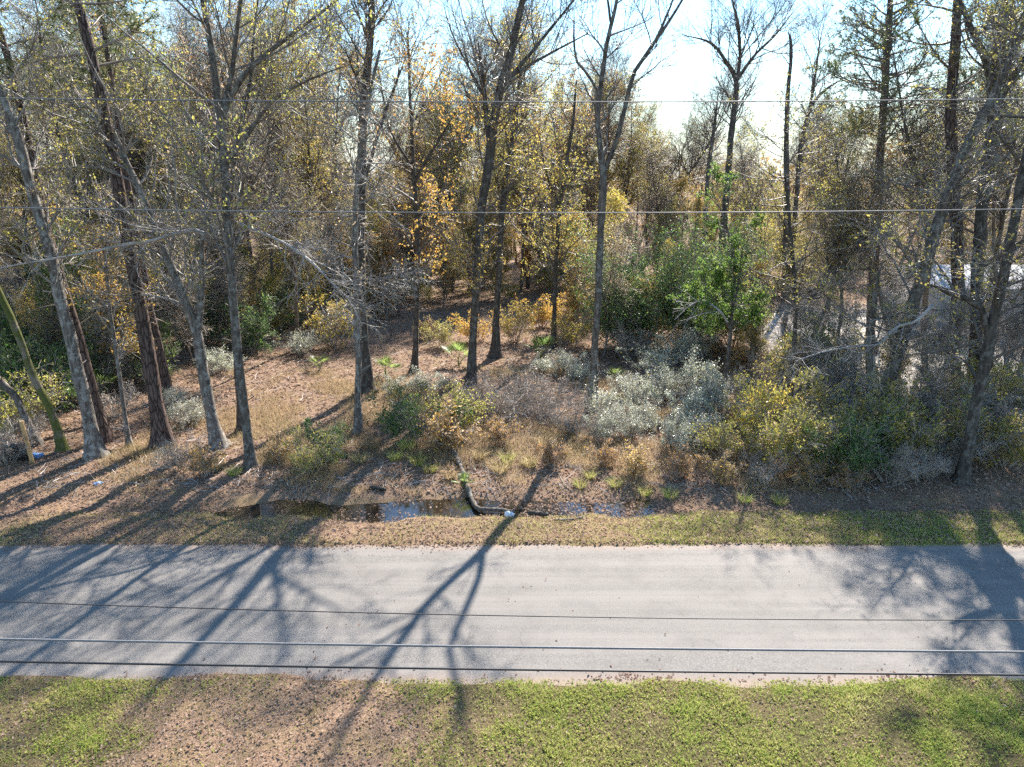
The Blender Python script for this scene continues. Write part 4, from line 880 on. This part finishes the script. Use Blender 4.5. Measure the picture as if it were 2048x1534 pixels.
barrier()

def crumple(name, label, px, py, size, col, seed, flat=.6, cat='litter'):
    import bmesh
    r = np.random.default_rng(seed); bm = bmesh.new(); bmesh.ops.create_icosphere(bm, subdivisions=3, radius=1)
    for v in bm.verts:
        c = np.array(v.co); k = 1 + .45*(vnoise(c[0] + c[2]*.7, c[1] - c[2]*.4, .55, seed) - .5)*2 + .12*r.normal(); v.co = Vector((c[0]*size*k, c[1]*size*k*.8, c[2]*size*k*flat))
    me = bpy.data.meshes.new(name); bm.to_mesh(me); bm.free(); me.materials.append(col)
    q = gp(px, py); o = obj(name, me, None, (q[0], q[1], max(float(hz(q[0], q[1])), -.16) + size*flat*.6)); tag(o, label, cat)
BLUE = m_plain('blue_plastic', (.18, .36, .75), .3, 0, .5, 14); WHITE = m_plain('white_plastic', (.8, .8, .8), .35, 0, .08); TEAL = m_plain('teal_plastic', (.12, .42, .40), .3, 0, .4, 14)
crumple('plastic_bag', 'crumpled pale blue plastic bag beside the timber post', 76, 918, .24, BLUE, 1, .4)
crumple('plastic_wrapper', 'small blue wrapper on the leaf litter near the road, far left', 197, 970, .12, BLUE, 2, .4)
crumple('plastic_jug', 'white plastic lump at the ditch edge under the bent log', 1020, 1024, .13, WHITE, 3, .75)
crumple('plastic_wrapper', 'teal plastic scrap in shade below the silvery thicket', 1442, 938, .2, TEAL, 4, .35)

# ------------------------------------------------------------------ house and vehicle seen through the right stand
def house():
    W = m_plain('pale_siding', (.28, .295, .32), .6, 0, .06, 3); RF = m_plain('pale_metal_roof', (.33, .34, .35), .65, .0, .06, 2); GL = m_plain('dark_window', (.03, .035, .045), .08, 0, .2)
    TR = m_plain('white_trim', (.75, .75, .74), .5, 0, .05)
    c = np.array([43.5, 48.5, 0.]); L, D, hw = 31., 6.5, 2.9
    root = empty('house', c, 'long low pale house with light metal roof behind the right stand', 'house')
    box('wall', L, D, hw, W, root, (0, 0, hw/2 + .2), .03)
    for k in range(14): box('siding_board', L + .02, .03, .17, W, root, (0, -D/2 - .016, .42 + k*.2), .008)
    a = math.atan2(1.15, D/2 + .5); s = math.hypot(1.15, D/2 + .5)
    for sg in (-1, 1):
        r = box('roof_slope', L + .9, s, .09, RF, root, (0, sg*(D/2 + .5)/2, hw + .2 + .62), .02, (-sg*a, 0, 0))
        for k in range(26): box('roof_rib', .05, s - .02, .05, RF, r, (-L/2 + k*L/25, 0, .068), .01)
    for x in (-12.5, -8, -3.2, 3., 8., 12.5):
        w = box('window', 1.1, .06, 1.2, GL, root, (x, -D/2 - .05, 1.95), .01)
        for zz in (-.63, .63): box('window_frame', 1.3, .09, .09, TR, w, (0, -.01, zz), .01)
        for xx in (-.6, 0, .6): box('window_frame', .08, .09, 1.16, TR, w, (xx, -.012, 0), .01)
    d = box('door', .95, .07, 2.05, TR, root, (-5.6, -D/2 - .06, 1.3), .01); box('handle', .1, .06, .04, m_plain('door_metal', (.5, .5, .5), .3, 1), d, (.36, -.06, 0), .008)
house()

def car():
    import bmesh
    BD = m_plain('dark_car_paint', (.03, .035, .045), .22, .3, .1); GL = m_plain('car_glass', (.02, .025, .03), .05, 0, .1); TY = m_plain('tyre', (.02, .02, .02), .85, 0, .2); RM = m_plain('rim', (.45, .46, .48), .3, .9, .1); LM = m_plain('lamp_lens', (.6, .6, .62), .15, 0, .1)
    c = gp(1895, 700); root = empty('parked_car', (c[0], c[1], float(hz(c[0], c[1])) + 0.0), 'dark vehicle parked in the shade before the pale house', 'car'); root.rotation_euler = (0, 0, math.radians(6))
    prof = [(-2.25, .35), (-2.3, .75), (-2.1, .98), (-1.45, 1.05), (-.85, 1.55), (.75, 1.6), (1.6, 1.12), (2.15, 1.0), (2.3, .7), (2.25, .35)]
    bm = bmesh.new(); rows = []
    for y, k in ((-.86, .94), (-.8, 1.), (.8, 1.), (.86, .94)):
        rows.append([bm.verts.new((x*(.985 if k < 1 else 1), y*(1 if z < 1.1 else .86), .35 + (z - .35)*k)) for x, z in prof])
    for a, b in zip(rows, rows[1:]):
        for i in range(len(prof)): j = (i + 1) % len(prof); bm.faces.new((a[i], a[j], b[j], b[i]))
    bm.faces.new(rows[0][::-1]); bm.faces.new(rows[-1]); bmesh.ops.recalc_face_normals(bm, faces=bm.faces[:])
    me = bpy.data.meshes.new('body'); bm.to_mesh(me); bm.free(); me.materials.append(BD); obj('body', me, root)
    for x, w in ((-.72, .75), (.28, 1.0)):
        for sg in (-1, 1): box('window', w, .03, .38, GL, root, (x, sg*.79, 1.27), .01, (sg*-.12, 0, 0))
    box('windscreen', .04, 1.3, .6, GL, root, (1.2, 0, 1.36), .01, (0, math.radians(-60), 0))
    for x in (-1.4, 1.4):
        for sg in (-1, 1):
            P = np.array([[x, sg*.68, .33], [x, sg*.69, .33], [x, sg*.87, .33], [x, sg*.88, .33]]); v, f = tubes(P, np.array([.05, .33, .33, .2]), 20); t = obj('wheel', mesh_np('wheel', v, f, TY, True), root)
            v, f = tubes(np.array([[x, sg*.86, .33], [x, sg*.89, .33], [x, sg*.895, .33]]), np.array([.2, .19, .01]), 16); obj('rim', mesh_np('rim', v, f, RM, True), t)
    for sg in (-1, 1): box('headlight', .05, .3, .14, LM, root, (2.27, sg*.6, .78), .02); box('tail_light', .05, .25, .16, m_plain('tail_lens', (.35, .02, .02), .2), root, (-2.27, sg*.62, .85), .02)
car()

# ------------------------------------------------------------------ overhead wires
def wire(label, pts, Y, rad, col, name='overhead_wire', dark=None):
    P = np.array([at(a, b, Y) for a, b in pts]); c = np.polyfit(P[:, 0], P[:, 2], 2); c[0] = max(c[0], .0006)
    x = np.linspace(-38, 38, 160); Q = np.stack([x, np.full_like(x, Y), np.polyval(c, x)], 1); v, f = tubes(Q, np.full(160, rad), 8)
    b0 = Q[80].copy(); o = obj(name, mesh_np(name, v - b0, f, col, True), None, b0); tag(o, label, 'wire', None); return o
ALU = m_plain('weathered_aluminium', (.17, .17, .175), .6, .2, .15, 30); BLK = m_plain('black_cable', (.02, .02, .022), .5, 0, .2, 30); GRYC = m_plain('grey_cable', (.16, .16, .165), .6, .0, .2, 30)
wire('topmost thin wire crossing before the tree crowns', [(0, 196), (700, 203), (1400, 203), (2048, 198)], 6.0, .0045, ALU)
wire('second thin wire crossing the trees just below the horizon', [(0, 415), (700, 424), (1400, 425), (2048, 418)], 6.0, .0045, ALU)
wire('thin dark wire over the middle of the road', [(0, 1203), (700, 1225), (1400, 1237), (2048, 1240)], 6.3, .0055, BLK)
wire('thick grey lashed cable over the near half of the road', [(0, 1279), (700, 1290), (1400, 1298), (2048, 1305)], 6.1, .012, GRYC, 'telephone_cable')
wire('thick black cable over the near edge of the road', [(0, 1325), (700, 1335), (1400, 1344), (2048, 1352)], 6.1, .011, BLK, 'telephone_cable')

# ------------------------------------------------------------------ leaf litter, grass, straw
def blades(r, x, y, h, w, lean=.5, tone=None):
    n = len(x); z = hz(x, y); a = r.uniform(0, 6.28, n); hh = h*r.uniform(.5, 1.3, n)
    s = np.stack([np.cos(a), np.sin(a), 0*a], 1)*(w*r.uniform(.7, 1.3, n))[:, None]*.5
    b = np.stack([x, y, z - .01], 1); la = r.uniform(0, 6.28, n); ll = hh*lean*r.uniform(.2, 1.3, n)
    t = b + np.stack([np.cos(la)*ll, np.sin(la)*ll, hh], 1)
    return np.stack([b - s, b + s, t], 1).reshape(-1, 3), np.arange(3*n).reshape(-1, 3)

def ground_cover():
    r = np.random.default_rng(31)
    # fallen leaves in the wood and on the far verge
    def litter(n, fx, name, label, size):
        x, y = fx(n); z = np.maximum(hz(x, y), -.155)
        pz = np.stack([x, y, z + r.uniform(.008, .05, len(x))], 1); v, f = leaves(r, pz, size*np.clip(y/24, .8, 1.5)[:, None] if name == 'leaf_litter' else size, .62, (0, 0, 1.25), .75)
        t = np.clip(.55*fbm(x, y, 2.5, 81) + .65*r.random(len(x)) - .1, 0, 1) if name == 'leaf_litter' else r.choice([0, .2, .2, .42, .6, .62, .8], len(x))*r.uniform(.85, 1, len(x))
        kind(obj(name, mesh_np(name, v, f, LEAF['litter'], False, t)), 'stuff', label, 'leaves')
    def wood(n):
        y = 17.7 + (60 - 17.7)*r.random(n)**1.6; x = r.uniform(-.82, .82, n)*y
        g = gravel_mask(x, y); v = sstep(17.7, 20, y)
        water = (np.abs(y - 20.25) < .85) & (x > -9.5) & (x < -.2)
        keep = (r.random(n) > g*.93) & (r.random(n) < .35 + .65*v) & ~(water & (r.random(n) < .97 - .5*sstep(.5, .65, fbm(x, y, .7, 39)))); return x[keep], y[keep]
    litter(145000, wood, 'leaf_litter', 'brown fallen leaves covering the wood floor and far verge', .09)
    def near(n):
        x = r.uniform(-12, 12, n); y = r.uniform(8.2, 12.2, n); k = r.random(n) < .015 + .12*sstep(.5, .7, fbm(x, y, 1., 63)) + .8*dry_patch(x, y); return x[k], y[k]
    litter(30000, near, 'verge_leaf_litter', 'dry leaves strewn over the near grass verge', .05)
    def onroad(n):
        x = r.uniform(-16, 16, n); e = r.random(n); y = np.where(e < .95, np.where(r.random(n) < .5, ROAD0 + r.exponential(.12, n), ROAD1 - r.exponential(.09, n)), r.uniform(ROAD0, ROAD1, n)); return x, y
    x, y = onroad(5200); kk = r.random(5200) < .12 + sstep(.5, .75, fbm(x, y, 2.2, 65)); x, y = x[kk], y[kk]; pz = np.stack([x, y, np.maximum(hz(x, y), .03*(1 - ((y - 14.8)/3.2)**2)) + .006], 1); v, f = leaves(r, pz, .06, .6, (0, 0, 3.))
    kind(obj('road_leaves', mesh_np('road_leaves', v, f, LEAF['litter'], False, r.random(len(f)))), 'stuff', 'scattered dry leaves along the road edges', 'leaves')
    # short grass, near verge
    n = 220000; x = r.uniform(-12, 12, n); y = r.uniform(8.2, 12.1, n)
    k = r.random(n) < np.clip(1.02 - 1.1*dry_patch(x, y), .03, 1)*(.25 + .75*sstep(.38, .62, fbm(x, y, .7, 93))); x, y = x[k], y[k]
    v, f = blades(r, x, y, .02 + .16*fbm(x, y, .45, 94)**2, .014, .9); t = np.clip(.9*fbm(x, y, 1.1, 95) + .6*r.random(len(x)) - .3, 0, 1)
    q = r.random(len(x)) < .22; cx, cy = x[q], y[q]
    cv, cf = leaves(r, np.stack([cx, cy, hz(cx, cy) + r.uniform(.015, .06, len(cx))], 1), .042, .8, (0, 0, 1.2))
    ct = np.clip(.5*fbm(cx, cy, .9, 96) + .4*r.random(len(cx)) - .15, 0, 1)
    kind(obj('verge_clover', mesh_np('verge_clover', cv, cf, LEAF['grass'], False, ct)), 'stuff', 'low clover and weeds among the near verge grass', 'weeds')
    kind(obj('verge_grass', mesh_np('verge_grass', v, f, LEAF['grass'], False, t)), 'stuff', 'short patchy green grass on the near verge', 'grass')
    # grass, far verge
    n = 90000; x = r.uniform(-15, 17, n); y = r.uniform(17.4, 19.9, n)
    y = np.where(y < 17.6 + .2*(fbm(x, y*0, .9, 73) - .5)*2, y + .35, y)
    k = r.random(n) < np.clip(.2 + .75*sstep(0, 5, x) + (fbm(x, y, 1.7, 71) - .5)*1.3, .03, 1); x, y = x[k], y[k]
    v, f = blades(r, x, y, .08, .018, .8); t = np.clip(.6*fbm(x, y, 1.5, 97) + .5*r.random(len(x)) - .1 + .25*(1 - sstep(2, 8, x)), 0, 1)
    kind(obj('far_verge_grass', mesh_np('far_verge_grass', v, f, LEAF['grass'], False, t)), 'stuff', 'grass growing along the far verge beside the ditch', 'grass')
    # dry grass on the bank and in the sunny clearing
    n = 150000; y = r.uniform(21., 36, n); x = r.uniform(-15, 13, n)
    k = r.random(n) < sstep(.44, .62, fbm(x, y, 2.2, 99)); x, y = x[k], y[k]
    v, f = blades(r, x, y, .28, .016, .8); t = np.clip(.8*fbm(x, y, 2., 101) + .5*r.random(len(x)) - .2, 0, 1)
    kind(obj('dry_grass', mesh_np('dry_grass', v, f, LEAF['straw'], False, t)), 'stuff', 'dry straw-coloured grass on the ditch bank and clearing', 'grass')
ground_cover()
def sticks():
    r = np.random.default_rng(44); n = 2600; y = 21.3 + 34*r.random(n)**1.6; x = r.uniform(-.75, .6, n)*y; a = r.uniform(0, 6.28, n); L = r.uniform(.25, 1.3, n)
    P = np.zeros((n, 4, 3)); d = a
    for k in range(4):
        P[:, k, 0] = x; P[:, k, 1] = y; P[:, k, 2] = hz(x, y) + r.uniform(.015, .09, n); d = d + r.normal(size=n)*.25; x = x + np.cos(d)*L/3; y = y + np.sin(d)*L/3
    R_ = np.linspace(1, .4, 4)[None]*r.uniform(.006, .016, (n, 1)); v, f = tubes(P, R_, 3)
    kind(obj('fallen_sticks', mesh_np('fallen_sticks', v, f, BARK['dead'])), 'stuff', 'thin dead sticks strewn over the wood floor', 'sticks')
sticks()

def tuft(seed, mat, n=110, h=.5):
    r = np.random.default_rng(seed); a = r.uniform(0, 6.28, n); q = r.random(n)**.5*.16; b = np.stack([np.cos(a)*q, np.sin(a)*q, 0*a - .03], 1)
    d = norm(np.stack([np.cos(a)*r.uniform(.1, .8, n), np.sin(a)*r.uniform(.1, .8, n), np.ones(n)], 1)); L = h*r.uniform(.5, 1.1, n)[:, None]
    s = norm(np.cross(d, r.normal(size=(n, 3))))*.008; m = b + d*L*.6; t = m + norm(d*np.array([1.6, 1.6, .3]))*L*.45
    return mesh_np('blades', np.stack([b - s, b + s, m + s*.8, m - s*.8, t - s*.1, t + s*.1], 1).reshape(-1, 3), np.concatenate([np.array([[0, 1, 2, 3], [3, 2, 5, 4]]) + 6*k for k in range(n)]), LEAF[mat], False, np.repeat(r.random(n), 2))
TG, TS = tuft(1, 'grass'), tuft(2, 'straw', 120, .55)
for k, (a, b, s, t) in enumerate([(600, 930, 1.2, 0), (625, 945, 1., 0), (680, 915, 1., 1), (815, 905, 1.2, 0), (835, 935, 1.2, 0), (790, 925, 1., 0), (860, 950, 1., 0), (900, 960, 1., 1), (1000, 950, 1.2, 1), (1015, 935, 1.1, 0), (960, 930, 1.1, 1), (1060, 940, 1.1, 1), (1180, 960, .9, 0), (1160, 975, .9, 0), (1230, 975, .9, 0), (1290, 985, .9, 0), (1340, 990, .9, 0), (430, 945, 1., 1), (470, 955, .9, 0), (720, 930, 1., 1), (745, 905, 1., 1), (1490, 1000, .9, 0), (1560, 1005, .9, 0), (1120, 920, 1.2, 1), (1085, 905, 1.2, 1)]):
    q = gp(a, b); o = empty('grass_tuft', (q[0], q[1], float(hz(q[0], q[1]))), f'{"straw-coloured" if t else "green"} grass tuft, {"near the water" if b > 945 else "upper bank"}, {where(q[0], q[1]).replace("beyond", "below")}', 'grass tuft', 'grass tufts on the ditch bank')
    o.scale = (s,)*3; o.rotation_euler = (0, 0, rng.uniform(0, 6)); obj('blades', TS if t else TG, o)

# ------------------------------------------------------------------ tell apart the look-alikes that still share a label
def distinct():
    by = {}
    for o in list(COL.objects):
        if o.parent is None and o.get('label'): by.setdefault(o['label'], []).append(o)
    ORD = ['leftmost', 'second from left', 'third from left', 'fourth from left', 'fifth from left', 'sixth from left']
    for lb, os_ in by.items():
        if len(os_) < 2: continue
        os_.sort(key=lambda o: float(to_px(np.array(o.location) + np.array([0, 0, 1.]))[0]))
        for k, o in enumerate(os_): o['label'] = f"{lb}, {'rightmost' if k == len(os_) - 1 else ORD[min(k, 5)]}"
    for o in COL.objects:
        if o.parent is None and o.get('label') and len(o['label'].split()) > 16: print('LONG', o['label'])
distinct()
